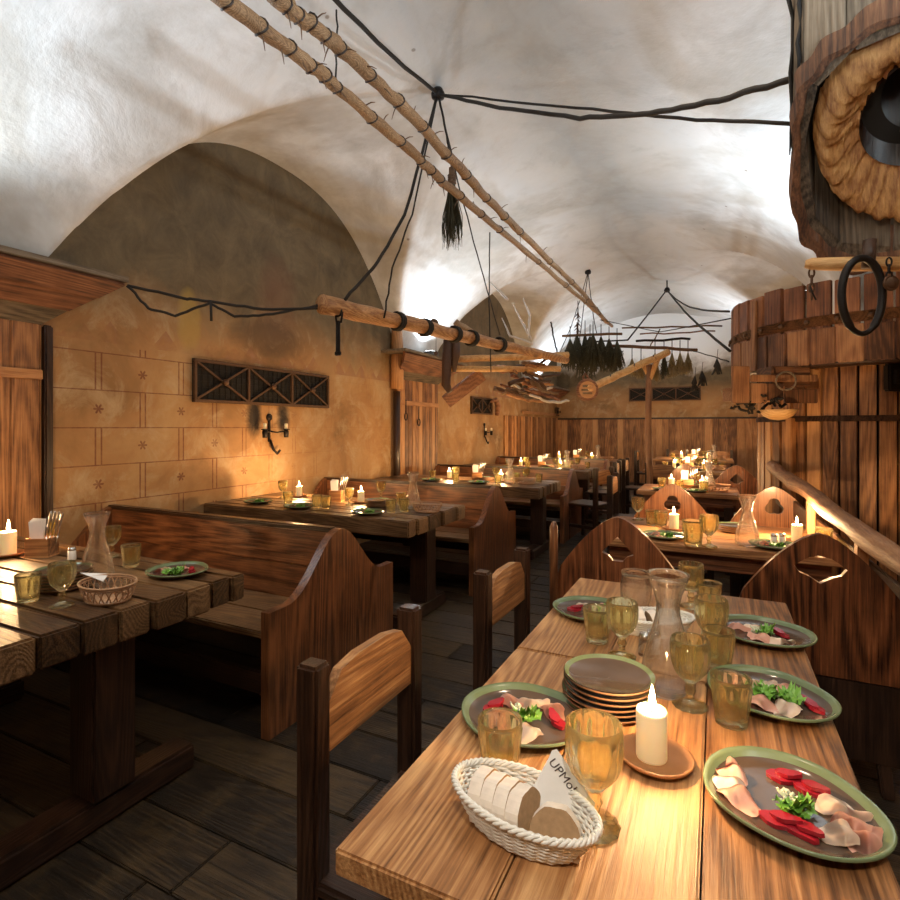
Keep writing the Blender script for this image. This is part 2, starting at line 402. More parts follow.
# piers of the left wall: board cladding, post and sloping cornice
PIERS = ((-.5, 1.87), (6.0, 7.15), (11.05, 14.0))
def cladding(n, y0, y1, ztop, bw):
    b = B(); y = y0
    while y < y1-.01:
        w = min(bw*R.uniform(.85, 1.15), y1-y); b.bx(XL, XL+.03+R.uniform(0, .006), y+.002, y+w-.002, 0, ztop, .004); y += w
    o = struct('trim_%d' % n, b, 'board_Z')
    b = B().bx(XL+.03, XL+.05, y0, y1, 1.66, 1.72, .004)
    obj('rail', b, 'board_Y', o)
    return o
def cornice(n, y0, y1):
    """three slanted boards leaning out over the pier, mitred at both ends"""
    pts = ((XL+.03, 2.00, 0), (XL+.13, 2.10, .10), (XL+.24, 2.20, .21), (XL+.34, 2.30, .32))
    root = None
    for i, (p, q) in enumerate(zip(pts, pts[1:])):
        b = B(); g = .006
        def V(P, s, off): return (P[0]+off*.7, (y0-P[2] if s < 0 else y1+P[2]), P[1]-off*.7)
        off = .012*i
        q2 = (q[0]-.006, q[1]-.006, q[2])
        vs = [b.bm.verts.new(v) for v in (V(p, -1, off), V(p, 1, off), V(q2, 1, off), V(q2, -1, off), V(p, -1, -.02), V(p, 1, -.02), V(q2, 1, -.02), V(q2, -1, -.02))]
        b._fin([b.bm.faces.new([vs[k] for k in f]) for f in ((0, 1, 2, 3), (4, 7, 6, 5), (0, 4, 5, 1), (1, 5, 6, 2), (2, 6, 7, 3), (3, 7, 4, 0))])
        if root is None: root = struct('trim_%d' % n, b, 'grey_Y')
        else: obj('cornice_board', b, 'rust_Y', root)
    b = B().bx(XL, XL+.36, y0-.34, y1+.34, 2.30, 2.335, .004); obj('cornice_shelf', b, 'grey_Y', root)
for i, (y0, y1) in enumerate(PIERS):
    cladding(1+2*i, y0, y1, 2.0 if i < 2 else 1.60, .16 if i == 0 else .10)
    cornice(2+2*i, y0, y1 if i < 2 else 13.6)
b = B().bx(XL, XL+.05, 1.88, 1.93, 0, 2.0, .01); struct('trim_7', b, 'dark_Z')
b = B().tube([(XL+.07, 5.93, 0), (XL+.07, 5.93, 1.0), (XL+.07, 5.93, 1.83)], .045, 12); o = struct('trim_8', b, 'dark_Z')
b = B().tube([(XL+.07, 5.93, 1.86), (XL+.08, 5.93, 2.3), (XL+.07, 5.93, 2.62)], [.085, .08, .07], 12); obj('post_top', b, 'board_Z', o)
b = B()
for q in (0, 1): b.bx(XL, XL+.04, 5.7+q*.06, 5.75+q*.06, 1.85, 2.0)
# back wall wainscot with cap
b = B(); x = XL
while x < XR-.01:
    w = min(.16*R.uniform(.85, 1.15), XR-x); b.bx(x+.003, x+w-.003, YB-.03-R.uniform(0, .008), YB, 0, 1.56, .004); x += w
o = struct('trim_9', b, 'board_Z'); obj('cap', B().bx(XL, XR, YB-.06, YB, 1.56, 1.60, .004), 'dark_X', o)
# boarding in the second and third bay of the left wall, lower and further off
b = B(); y = 10.0
while y < 11.04:
    b.bx(XL, XL+.03, y+.003, y+.097, 0, 1.60, .004); y += .1
struct('trim_10', b, 'board_Z')

# ---------------------------------------------------------------- grilles, sconces on the walls
def grille(label, loc, rz, W, H, n, name='wall_grille'):
    """frame in local XZ, wall behind at y=0, face towards -y"""
    t = thing(name, label, 'grille', loc, rz)
    obj('backing', B().bx(-W/2, W/2, -.012, -.004, -H/2, H/2), 'dark_hole', t)
    b = B(); fw = .026
    b.bx(-W/2, W/2, -.036, -.012, H/2-fw, H/2, .004).bx(-W/2, W/2, -.036, -.012, -H/2, -H/2+fw, .004)
    for i in range(n+1):
        x = -W/2+fw/2+(W-fw)*i/n; b.bx(x-fw/2, x+fw/2, -.036, -.012, -H/2+fw, H/2-fw, .004)
    obj('frame', b, 'rust_iron', t)
    cw = (W-fw)/n
    for i in range(n):
        xc = -W/2+fw/2+cw*(i+.5); hx = cw/2-fw/2; hz = H/2-fw
        m = B()
        for k in range(1, 9): xx = xc-hx+2*hx*k/9; m.bx(xx-.002, xx+.002, -.02, -.016, -hz, hz)
        for k in range(1, 6): zz = -hz+2*hz*k/6; m.bx(xc-hx, xc+hx, -.020, -.016, zz-.002, zz+.002)
        obj('mesh_screen', m, 'iron', t)
        x = B()
        for sg in (-1, 1): x.plank((xc-hx, -.028, -hz*sg), (xc+hx, -.028, hz*sg), .016, .014, (0, 1, 0))
        x.lathe([(.001, 0), (.03, .004), (.026, .02), (.001, .03)], (xc, -.045, 0), 14, rot=Matrix.Rotation(PI/2, 3, 'X'))
        obj('cross_bar', x, 'rust_iron', t)
    return t
grille('long three-part iron grille with crossed bars on the ochre wall above the sconce', (XL, 3.79, 1.745), PI/2, 1.67, .35, 3)
p = at_depth(481, 406, 1); 
def on_left(px, py, x=XL):   # point where the view through a pixel meets the left wall
    r = (px-450)/F; Y = (r*(-x*sn)-x*cs)/(sn-r*cs); d = -x*sn+Y*cs
    return Vector((x, Y, CH+(HZ-py)/F*d))
p = on_left(481, 406); grille('short two-part grille on the far ochre wall under the hanging poles', p, PI/2, .95, .30, 2)
def on_back(px, py, yb=YB):
    r = (px-450)/F; X = (r*yb*cs-yb*sn)/(cs+r*sn); d = -X*sn+yb*cs
    return Vector((X, yb, CH+(HZ-py)/F*d))
p = on_back(664, 394); grille('wide dark iron grille high on the back wall behind the wooden post', p, 0, 1.62, .33, 3)
p = on_left(557, 412); grille('small dark vent near the far left corner above the boarding', (XL+.03, p.y, p.z), PI/2, .55, .22, 1)
def flame_light(loc, power, name='candle light'):
    return light(name, 'POINT', loc, power, (1, .61, .285), .012)
def make_sconce():
    t = thing('wall_sconce', '', 'sconce')
    obj('back_plate', B().box((0, -.008, .02), (.03, .012, .24), None, .004).lathe([(.001, 0), (.035, 0), (.03, .015), (.001, .02)], (0, -.004, .13), 14, rot=Matrix.Rotation(PI/2, 3, 'X')), 'iron', t)
    for sg in (-1, 1):
        a = obj('arm', B().tube([(0, -.02, 0), (sg*.05, -.06, -.01), (sg*.10, -.09, 0), (sg*.135, -.09, .015)], .007, 8).lathe([(.001, 0), (.034, .002), (.036, .010), (.001, .012)], (sg*.135, -.09, .012), 14), 'iron', t)
        obj('candle_stub', B().lathe([(.016, 0), (.016, .05), (.004, .052)], (sg*.135, -.09, .022), 12), 'wax', a)
        obj('drip_cup', B().lathe([(.022, -.07), (.026, -.02), (.02, 0)], (sg*.135, -.09, .012), 12), 'iron', a)
    obj('hook', B().tube([(0, -.02, -.08), (.01, -.05, -.17), (.05, -.06, -.21), (.09, -.055, -.18)], .012, 8), 'iron', t)
    return t
place('sconce', make_sconce, (XL, 3.78, 1.33), PI/2, 'black iron two-armed sconce with unlit candle stubs under the soot-stained grille')
p = on_left(484, 432); place('sconce', make_sconce, p, PI/2, 'iron sconce on the far ochre wall below the short grille')

# ================================================================ WOODEN VAT (round booth) on the right
VX, VY = 1.1, 5.3
vat = thing('wooden_vat', 'huge round barrel-shaped booth of upright staves with an overhanging upper band', 'vat', (VX, VY, 0))
def arc_staves(r, a0, a1, w, z0, z1, jit=0, t=.04, gaps=()):
    b = B(); n = int((a1-a0)*r/w)
    for i in range(n):
        a = a0+(a1-a0)*(i+.5)/n; ww = (a1-a0)*r/n
        g = .024 if i in gaps else .013
        zt = z1+R.uniform(-jit, jit)
        b.box((r*math.cos(a), r*math.sin(a), (z0+zt)/2), (t, ww-g, zt-z0), Matrix.Rotation(a, 3, 'Z'), .005)
    return b
A0, A1 = math.radians(150), math.radians(275)
obj('lower_staves', arc_staves(.76, A0, math.radians(277), .105, 0, 1.86), 'board_Z', vat)
obj('upper_staves', arc_staves(.96, A0, A1, .155, 1.81, 2.37, .012, .035, (5, 8, 10)), 'rust_Z', vat)
def hoop(r, a0, a1, z0, z1, t=.012):
    b = B(); n = 40
    b.grid(lambda i, j: Vector(((r)*math.cos(a0+(a1-a0)*i), (r)*math.sin(a0+(a1-a0)*i), z0+(z1-z0)*j)), n, 1, True, -t)
    return b
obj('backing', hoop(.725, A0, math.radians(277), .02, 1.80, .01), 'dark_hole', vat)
obj('hoop', hoop(.985, A0, A1, 2.06, 2.13, .016), 'vat_Y', vat)
obj('ledge', hoop(.79, A0, math.radians(277), 1.41, 1.45, .014), 'vat_Y', vat)
obj('lower_skirt', arc_staves(.98, math.radians(193), A1, .15, 1.80, 2.05, .006, .02), 'vat_Z', vat)
for i in range(12):
    b = B()
    a = A0+(A1-A0)*(i+.4)/12; c = Vector((0.995*math.cos(a), 0.995*math.sin(a), 2.095))
    b.lathe([(.001, -.006), (.018, -.006), (.016, .006), (.001, .01)], c, 10, rot=Matrix.Rotation(a, 3, 'Z') @ Matrix.Rotation(PI/2, 3, 'Y'))
    obj('hoop_nail', b, 'rust_iron', vat)
a = math.radians(213); obj('strap', B().box((0.995*math.cos(a), 0.995*math.sin(a), 2.07), (.02, .05, .54), Matrix.Rotation(a, 3, 'Z'), .004), 'vat_Z', vat)
a = math.radians(222); obj('post', B().box((.80*math.cos(a), .80*math.sin(a), .72), (.05, .055, 1.44), Matrix.Rotation(a, 3, 'Z'), .006), 'board_Z', vat)
obj('upper_floor', B().lathe([(.77, 0), (.97, 0), (.97, .02), (.77, .02)], (0, 0, 1.79), 48, closed=False), 'dark_X', vat)
vat_top = Vector((VX-.93, VY-.30, 2.3))
# box with small cask end below the overhang
def vat_pt(px, py, r, ):
    # point on the cylinder of radius r round the vat axis seen through the pixel
    best = None
    for i in range(400):
        d = 2.5+i*.008; q = at_depth(px, py, d)
        if math.hypot(q.x-VX, q.y-VY) < r: return q
    return at_depth(px, py, 5)
p = at_depth(772, 385, 3.82)
kb = thing('wooden_crate', 'weathered wooden crate tucked under the overhang of the round booth', 'crate', (p.x, p.y, p.z-.13), TH)
obj('crate_boards', B().bx(-.27, .0, -.02, .16, .02, .10, .004).bx(-.27, .22, -.02, .16, .10, .115, .004).bx(-.02, .0, -.03, .16, .10, .26, .004).bx(0, .26, -.02, .0, .12, .26, .006), 'vat_X', kb)
obj('crate_front', B().bx(-.30, -.18, -.045, -.02, .0, .26, .005).bx(-.17, -.06, -.045, -.02, .0, .14, .005).bx(-.05, .06, -.04, -.02, .02, .14, .005).bx(.07, .3, -.04, -.02, .0, .10, .005).bx(-.17, .3, -.04, -.02, .15, .20, .005), 'vat_Z', kb)
p = at_depth(786, 381, 3.70); t = tag(obj('wooden_ring', B().tube([(.062*math.cos(a*PI/12), 0, .062*math.sin(a*PI/12)*1.0) for a in range(24)]+[], .007, 8, True), 'grey_Y', None, p+Vector((0, 0, 0))), 'small round wooden hoop hanging in front of the crate under the round booth', 'hoop'); t.rotation_euler = (0, 0, TH*.6)
t['label'] = 'small pale wooden hoop hanging in front of the crate'
p = at_depth(778, 414, 3.80); o = tag(obj('hanging_bowl', B().lathe([(.001, -.075), (.05, -.068), (.09, -.045), (.125, .0), (.118, .0), (.085, -.037), (.045, -.058), (.001, -.064)], (0, 0, 0), 24), 'honey_X', None, p+Vector((0, 0, .03))), 'orange wooden bowl hanging under the crate of the round booth', 'bowl')
b = B(); rr = random.Random(3)
for i in range(26):
    q = Vector((rr.uniform(-.16, .12), rr.uniform(-.03, .05), rr.uniform(-.05, .05))); b.tube(wob(q, q+Vector((rr.uniform(-.09, .09), rr.uniform(-.05, .05), rr.uniform(-.08, .05))), 4, .012, 0, rr), .010, 5)
tag(obj('dried_garland', b, 'rope', None, at_depth(762, 402, 3.8)), 'dark tangle of dried stalks under the wooden crate', 'garland')
p = vat_pt(890, 378, .80); b = B().bx(-.06, .06, -.05, 0, -.09, .09, .01).bx(-.035, .035, -.07, -.05, -.05, .05, .008); o = tag(obj('iron_latch_box', b, 'iron', None, p), 'black iron box fixed to the orange staves at the right edge', 'box'); o.rotation_euler = (0, 0, .6)

# ================================================================ HANGING TRUNK, top right
TX, TY = .611, 2.25
trunk = thing('hanging_log', 'massive grey hollow log hanging at the top right with an orange-rimmed opening', 'log', (TX, TY, 0), math.radians(-15))
def rim_z(x, y):   # oblique cut: high on the side of the camera, low away from it
    return 2.31-2.0*y
def ell(r, a):   # oval cross-section, squarish outside and round inside
    e = .65 if r > .315 else 1.0; c_, s_ = math.cos(a), math.sin(a)
    return r*math.copysign(abs(c_)**e, c_), .46*r*math.copysign(abs(s_)**e, s_)
NS = 12; b = B()
for i in range(NS):
    a0 = 2*PI*i/NS+.02+.13; a1 = 2*PI*(i+1)/NS-.006+.13; ro, ri = .37, .325; nr = 5; pts = []
    for rad in (ro, ri):
        for a in (a0, a1): pts.append(ell(rad, a))
    j = R.uniform(-.01, .01)
    vb = [b.bm.verts.new((x, y, rim_z(x, y)+j)) for x, y in pts]; vt = [b.bm.verts.new((x, y, 3.35)) for x, y in pts]
    b._fin([b.bm.faces.new(f) for f in ((vb[0], vb[1], vt[1], vt[0]), (vb[2], vt[2], vt[3], vb[3]), (vb[0], vb[2], vb[3], vb[1]), (vb[0], vt[0], vt[2], vb[2]), (vb[1], vb[3], vt[3], vt[1]), (vt[0], vt[1], vt[3], vt[2]))])
obj('bark_staves', b, 'grey_Z', trunk)
def obl(r, a, dz, dx=0, sc=1): x, y = ell(r, a); return Vector((x, y, rim_z(x, y)+dz))
def wave_r(r, a, k=1): return r*(1+-.03+.012*math.sin(3*a+1)*k+.01*math.sin(7*a)*k+.012*math.sin(17*a)*k)
b = B()   # torn outer edge of orange wood
n = 120
b.grid(lambda i, j: (lambda a: [obl(wave_r(.395, a, 1.6), a, .03), obl(wave_r(.388, a, 1.6), a, -.03), obl(wave_r(.362, a), a, -.02), obl(.33, a, .08)][int(round(j*3))])(2*PI*i), n, 3, False)
obj('torn_edge', b, 'vat_Z', trunk)
b = B()   # broad inner ring of light wood, bulging and cut with furrows
def ringp(i, j):
    a = 2*PI*i; ro = .305*(1+.02*math.sin(2*a)); ri = .165*(1+.06*math.sin(2*a+2.2)); r = ro+(ri-ro)*j
    dz = .10-.085*math.sin(PI*min(1, j*1.1)**.7)+.008*math.sin(23*a+6*j)+.006*math.sin(51*a)
    return obl(r, a, dz)
b.grid(ringp, 160, 14)
obj('inner_ring', b, 'honey_Z', trunk)
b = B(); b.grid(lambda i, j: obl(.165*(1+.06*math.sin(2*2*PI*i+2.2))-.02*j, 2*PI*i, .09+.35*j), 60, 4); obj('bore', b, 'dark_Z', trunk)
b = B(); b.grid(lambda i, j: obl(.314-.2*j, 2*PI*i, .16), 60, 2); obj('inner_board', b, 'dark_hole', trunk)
b = B().lathe([(.001, 0), (.06, -.03), (.085, 0), (.085, .05), (.001, .06)], (.02, .02, 2.36), 24, rot=Matrix.Rotation(-1.1, 3, 'X')); obj('bung', b, 'terracotta', trunk)
b = B()
for (aa, l0, l1) in ((3.35, 2.35, 3.3), (3.7, 2.6, 3.2), (4.0, 2.9, 3.3)):
    b.tube(wob((*ell(.374, aa), l0), (*ell(.374, aa+.1), l1), 10, .012), [.002]+[.007]*9+[.003], 5)
obj('crack', b, 'dark_hole', trunk)
obj('hanger', B().tube([(0, 0, 3.35), (0, 0, vault_z(TX, TY)-.0)], .03, 8), 'iron', trunk)
# yoke with chain, iron ring and round tag
p0, p1 = at_depth(805, 264, 1.95), at_depth(915, 264, 1.80)
yk = thing('wooden_yoke', 'pale wooden bar hanging under the log with a chain at its tip', 'yoke')
obj('bar', B().tube([p0, p0.lerp(p1, .06), p0.lerp(p1, .5), p1], [.014, .022, .026, .024], 12), 'honey_X', yk)
def chain(p, n, r, t, ax=0):
    b = B(); z = 0
    for i in range(n):
        pts = []
        for k in range(12):
            a = 2*PI*k/12; u, v = r*.6*math.cos(a), r*math.sin(a)*1.2
            pts.append(Vector(p)+(Vector((u, 0, -z+v)) if i % 2 == 0 else Vector((0, u, -z+v))))
        b.tube(pts, t, 6, True); z += r*1.9
    return b
obj('chain', chain(p0+Vector((.02, 0, -.035)), 4, .014, .0035), 'rust_iron', yk)
obj('cord', B().tube([at_depth(810, 285, 1.93), at_depth(812, 292, 1.93), at_depth(816, 300, 1.93)], .003, 6), 'rope', yk)
obj('strap', B().tube([at_depth(870, 240, 1.84), at_depth(868, 268, 1.84)], .02, 8), 'leather', yk)
c = at_depth(862, 296, 1.80); b = B(); pts = []
for k in range(36):
    a = 2*PI*k/36; pts.append(c+Vector((cs, sn, 0))*(.068*math.cos(a)*(1+.04*math.sin(a)))+Vector((0, 0, .126*math.sin(a))))
b.tube(pts, [.0125 if math.sin(2*PI*k/36) > -.8 else .009 for k in range(36)], 10, True)
tag(obj('iron_ring', b, 'iron'), 'large oval black iron ring hanging below the hollow log', 'ring')
c = at_depth(891, 283, 1.78); o = tag(obj('round_tag', B().lathe([(.001, -.006), (.019, -.006), (.021, 0), (.019, .006), (.001, .006)], (0, 0, 0), 20).tube([(.0, 0, 0)]*2 if 0 else [(.022*math.cos(q*PI/9), .022*math.sin(q*PI/9), 0) for q in range(18)], .005, 6, True), 'rust_iron', None, c), 'small round metal disc hanging beside the oval iron ring', 'disc'); o.rotation_euler = (PI/2, 0, TH)
o['label'] = 'little round rusty disc in a ring, right of the oval iron ring'
tag(obj('hook_chain', chain(at_depth(889, 262, 1.78), 3, .012, .003), 'iron'), 'short iron chain holding the round rusty disc', 'chain')

# ================================================================ RAIL
r0, r1 = Vector((.655, 1.85, .83)), Vector((.40, 4.92, 1.06))
rail = thing('log_rail', 'long peeled log rail sloping along the right side to the round booth', 'rail')
pts = wob(r0, r1, 16, .008)
obj('log', B().tube(pts, [.045+.004*math.sin(i*1.7) for i in range(17)], 12), 'vat_Y', rail)
for q in (.34, .62):
    c = r0.lerp(r1, q); obj('post', B().bx(c.x-.02, c.x+.02, c.y-.035, c.y+.035, 0, c.z-.03, .006), 'board_Z', rail)
obj('cross_board', B().plank(r0+Vector((.03, 0, -.16)), r1+Vector((.03, 0, -.22)), .02, .13, (0, 0, 1), .004), 'dark_Y', rail)

# ================================================================ FURNITURE
def beam_table(label, x0, x1, y0, y1, legs=True):
    """wall table of thick beams laid across, square trestle legs on a sledge"""
    t = thing('beam_table', label, 'table', (x1, (y0+y1)/2, 0), 0, 'heavy wall tables')
    xc, yc = x1, (y0+y1)/2; b = B(); y = y0; ns = 0
    while y < y1-.02:
        w = R.uniform(.095, .155); w = w if y+w < y1-.06 else y1-y
        dx = R.uniform(-.012, .012)
        b.bx(x0-xc, x1-xc+dx, y-yc+.0025, y+w-yc-.0025, .635+R.uniform(0, .008), .75-R.uniform(0, .002), .008); y += w
    obj('tabletop', b, 'beam_X', t)
    for xl in (-.14, x0-xc+.5):
        for yl in (y0-yc+.22, y1-yc-.22) if y1-y0 > 1.1 else (0,):
            obj('leg', B().bx(xl-.07, xl+.07, yl-.075, yl+.075, .10, .635, .008), 'dark_Z', t)
        obj('sledge', B().bx(xl-.06, xl+.06, y0-yc+.05, y1-yc-.18, 0, .10, .012), 'dark_Y', t)
    return t
beam_table('massive front table of dark beams against the painted ochre wall', XL+.06, -1.80, .66, 1.68)
beam_table('second beam table from the front, under the long grille', XL+.01, -1.80, 3.05, 3.93)
beam_table('third beam table along the ochre wall, between the second and third bench', XL+.06, -1.60, 5.30, 6.15)
beam_table('fourth beam table along the left wall, beyond the third bench', XL+.01, -1.60, 7.55, 8.45)
beam_table('farthest beam table along the left wall near the corner', XL+.01, -1.55, 9.85, 10.8)
# back-to-back bench
def make_bench():
    t = thing('settle_bench', '', 'bench', group='double settles along the left wall'); L = 1.93
    def prof(u):   # height of the end board over depth u in 0..1
        v = abs(u-.5)*2; s = 0.5+0.5*math.cos(PI*min(1, v/.80)); return .555+.285*s**1.15
    out = [(-.505, 0), (.505, 0)]+[((.5-i/30)*1.01, prof(1-i/30)) for i in range(31)]
    for xe, nm in ((0, 'end_board'), (-L+.05, 'end_board')):
        m4 = Matrix.Translation((xe-.045, 0, 0)) @ Matrix(((0, 0, 1, 0), (1, 0, 0, 0), (0, 1, 0, 0), (0, 0, 0, 1)))
        obj(nm, B().prism(out, [], .045, m4), 'red_Z', t)
    obj('backrest', B().bx(-L, -.045, -.02, .02, .42, .625, .004).bx(-L, -.045, -.022, .022, .628, .82, .006), 'red_X', t)
    obj('backrest_cap', B().bx(-L, -.045, -.03, .03, .82, .845, .008), 'dark_X', t)
    for sg in (-1, 1):
        s_ = obj('seat', B().bx(-L, -.045, min(sg*.03, sg*.25), max(sg*.03, sg*.25), .415, .45, .006).bx(-L, -.045, min(sg*.255, sg*.47), max(sg*.255, sg*.47), .415, .45, .006), 'beam_X', t)
        obj('seat_rail', B().bx(-L, -.05, min(sg*.40, sg*.43), max(sg*.40, sg*.43), .14, .24, .004), 'dark_X', t)
    return t
for (yc, lab, xe) in ((2.27, 'dark red settle with curved end board, nearest behind the front table', -1.75), (4.50, 'double settle between the second and third beam table', -1.75), (6.78, 'double settle with curved end board beyond the third beam table', -1.60), (9.08, 'far double settle before the farthest beam table', -1.58)):
    place('bench', make_bench, (xe, yc, 0), 0, lab, 'double settles along the left wall')
# plank tables on the right
def plank_table(label, x0, x1, y0, y1, grain='Y', group='pine plank tables'):
    t = thing('plank_table', label, 'table', ((x0+x1)/2, (y0+y1)/2, 0), 0, group); W, D = x1-x0, y1-y0
    b = B(); n = 3
    for i in range(n):
        if grain == 'Y': b.bx(-W/2+W*i/n+.0015, -W/2+W*(i+1)/n-.0015, -D/2+.002, D/2-.002, .71, .75, .004)
        else: b.bx(-W/2+.002, W/2-.002, -D/2+D*i/n+.0015, -D/2+D*(i+1)/n-.0015, .71, .75, .004)
    obj('tabletop', b, 'table_'+grain, t)
    for sx in (-1, 1):
        for sy in (-1, 1): obj('leg', B().bx(sx*(W/2-.09)-.035, sx*(W/2-.09)+.035, sy*(D/2-.09)-.035, sy*(D/2-.09)+.035, 0, .63, .006), 'dark_Z', t)
    obj('apron', B().bx(-W/2+.06, W/2-.06, -D/2+.06, -D/2+.09, .62, .71).bx(-W/2+.06, W/2-.06, D/2-.09, D/2-.06, .62, .71).bx(-W/2+.06, -W/2+.09, -D/2+.09, D/2-.09, .62, .71).bx(W/2-.09, W/2-.06, -D/2+.09, D/2-.09, .62, .71), 'red_X', t)
    return t
plank_table('nearest pine plank table with the bread basket and large plate', -.505, .225, .635, 1.445)
plank_table('second pine plank table pushed against the nearest one', -.505, .225, 1.449, 2.235)
plank_table('dark plank table between the two rows of cut-out board chairs', -.60, .56, 3.08, 3.90, 'X')
plank_table('plank table beyond the second row of cut-out board chairs', -.70, .20, 5.55, 6.25, 'X')
plank_table('far plank table on the right side before the back wall', -.95, .20, 8.2, 9.2, 'X')
plank_table('farthest plank table at the back wall boarding', -1.1, .3, 11.0, 12.2, 'X')
# simple chairs (facing +X in local space)
def make_plank_chair():
    t = thing('plank_chair', '', 'chair')
    for sy in (-1, 1):
        obj('back_post', B().plank((0, sy*.195, 0), (.0, sy*.195, .885), .05, .055, (1, 0, 0), .007), 'red_Z' if 0 else 'dark_Z', t)
        obj('front_leg', B().bx(.36, .40, sy*.18-.02, sy*.18+.02, 0, .42, .005), 'dark_Z', t)
        obj('side_stretcher', B().bx(.02, .38, sy*.185-.012, sy*.185+.012, .16, .20, .004), 'dark_X', t)
    # curved board, arched on top
    out = [(-.17, 0), (.17, 0), (.17, .10), (.125, .155), (.06, .168), (-.06, .168), (-.125, .155), (-.17, .10)]
    m4 = Matrix.Translation((-.005, 0, .69)) @ Matrix(((0, 0, 1, 0), (1, 0, 0, 0), (0, 1, 0, 0), (0, 0, 0, 1)))
    obj('backrest', B().prism(out, [], .024, m4), 'table_Y', t)
    obj('seat', B().bx(-.02, .42, -.215, .215, .42, .45, .008), 'dark_X', t)
    return t
G = 'plank-back chairs'
place('pc', make_plank_chair, (-.745, 1.07, 0), .0, 'dark chair with a light back board, nearest at the left of the front plank table', G)
place('pc', make_plank_chair, (-.70, 1.875, 0), -.02, 'dark chair at the left side of the second pine table, seen beyond the nearest chair', G)
for (x, y, rz, lab) in ((-1.25, 7.9, PI, 'dark chair at the aisle end of the fourth beam table'), (-1.3, 8.42, PI+.1, 'dark chair tucked behind another at the fourth beam table'), (-1.2, 6.6, PI*.9, 'dark chair standing in the aisle near the thin wooden post'), (-.95, 5.75, 0, 'dark chair left of the plank table beyond the board chairs'), (-1.25, 8.7, 0, 'dark chair left of the far plank table'), (-1.45, 11.6, 0, 'chair left of the farthest plank table, its reddish back against the boarding'), (.1, 12.75, -PI/2, 'chair with reddish back at the back wall, right of the far candles'), (-.75, 12.75, -PI/2, 'chair with reddish back at the back wall, left of the far candles'), (-.65, 7.85, PI/2, 'dark chair at the near side of the far plank table')):
    place('pc', make_plank_chair, (x, y, 0), rz, lab, G)
# board chairs with a cut-out in the back (backrest in local XZ, sitter faces +Y)
def board_out(W, H):
    prof = [(-1, 0), (-1, .36), (-.96, .44)]+[(-q/10, .46+.54*(1-(q/10)**1.55)) for q in (9, 8, 7, 6, 5, 4, 3, 2, 1, 0)]
    pr = prof+[(-x, z) for x, z in prof[::-1][1:]]
    return [(x*W/2, z*H) for x, z in pr][::-1]
def make_board_chair(hole):
    t = thing('carved_board_chair', '', 'chair')
    H = .54; hs = []
    if hole == 'clover':
        pts = []
        for k in range(36):
            a = 2*PI*k/36+PI/2; r = .042+.018*abs(math.cos(1.5*(a-PI/2))); pts.append((r*math.cos(a), r*math.sin(a)+.40))
        hs = [pts]
    elif hole == 'wide':
        hs = [[(-.085, .41), (-.068, .385), (-.035, .372), (0, .348), (.035, .372), (.068, .385), (.085, .41), (.06, .432), (.035, .448), (0, .455), (-.035, .448), (-.06, .432)]]
    elif hole == 'tent':
        hs = [[(-.070, .375), (-.040, .362), (-.022, .340), (.022, .340), (.040, .362), (.070, .375), (.035, .415), (0, .452), (-.035, .415)]]
    m4 = Matrix.Translation((0, .014, .42)) @ Matrix.Rotation(PI/2, 4, 'X')
    obj('backrest', B().prism(board_out(.58, H), hs, .03, m4), 'cherry_Z', t)
    obj('seat', B().bx(-.23, .23, .014, .42, .42, .455, .01), 'dark_X', t)
    for sx in (-1, 1):
        for yy in (.05, .37): obj('leg', B().plank((sx*.21, yy-(.05 if yy < .2 else -.03), 0), (sx*.17, yy, .42), .04, .04, (0, 1, 0), .006), 'dark_Z', t)
    if hole == 'tent': obj('side_post', B().tube([(-.285, -.05, 0), (-.285, -.05, .80), (-.285, -.05, .90), (-.285, -.05, .925)], [.022, .020, .019, .008], 10), 'red_Z', t)
    obj('lower_board', B().bx(-.27, .27, -.012, .012, .12, .42, .006), 'dark_Z', t)
    return t
G = 'board chairs with cut-outs in the back'
place('bt', lambda: make_board_chair('tent'), (-.40, 2.55, 0), 0, 'carved board chair with a tent-shaped cut-out, left behind the second pine table', G)
place('bw', lambda: make_board_chair('wide'), (.36, 2.50, 0), 0, 'carved board chair with a wide mouth-shaped cut-out, at the right beyond the pine table', G)
place('bc', lambda: make_board_chair('clover'), (-.28, 4.20, 0), PI, 'carved board chair with clover cut-out behind the starry candle, left of the pair', G)
place('bc', None, (.36, 4.32, 0), PI, 'carved board chair with round cut-out beside the log rail', G)
place('bt', None, (.20, 6.55, 0), PI, 'carved board chair with small dark cut-out, farthest along the log rail', G)
place('bc', None, (-.30, 6.60, 0), PI, 'carved board chair hidden behind the plates of the further plank table', G)
# ================================================================ TABLEWARE (local origin at the base centre)
def flt(n, amp): return lambda r, z, a: r*(1+amp*(abs(math.sin(n*a/2))-.5))
def make_tumbler():
    H, r0, r1, t = .098, .030, .040, .0042; fl = 10
    def f(r, z, a):
        k = 1 if .030 < z < H-.012 else (.5 if z <= .030 else 0)
        return r*(1+.12*k*(abs(math.sin(fl*a/2))-.5))
    out = [(r0*.5, 0), (r0, .002), (r0+.001, .006)]+[(r0+(r1-r0)*(z/H)**1.1, z) for z in (.014, .022, .030, .034, .05, .066, .082, .087, .093, H)]
    out += [(r1-.0018, H+.0012)]+[(r0+(r1-r0)*(z/H)**1.1-t, z, 0) for z in (.090, .07, .05, .03, .016)]+[(r0*.5, .012, 0), (.001, .012, 0)]
    o = obj('tumbler', B().lathe(out, seg=40, flute=lambda r, z, a: f(r, z, a) if r > r0*.6 else r, closed=False), 'amber_glass')
    b = o.data; return tag(o, '', 'glass', 'amber pressed glasses')
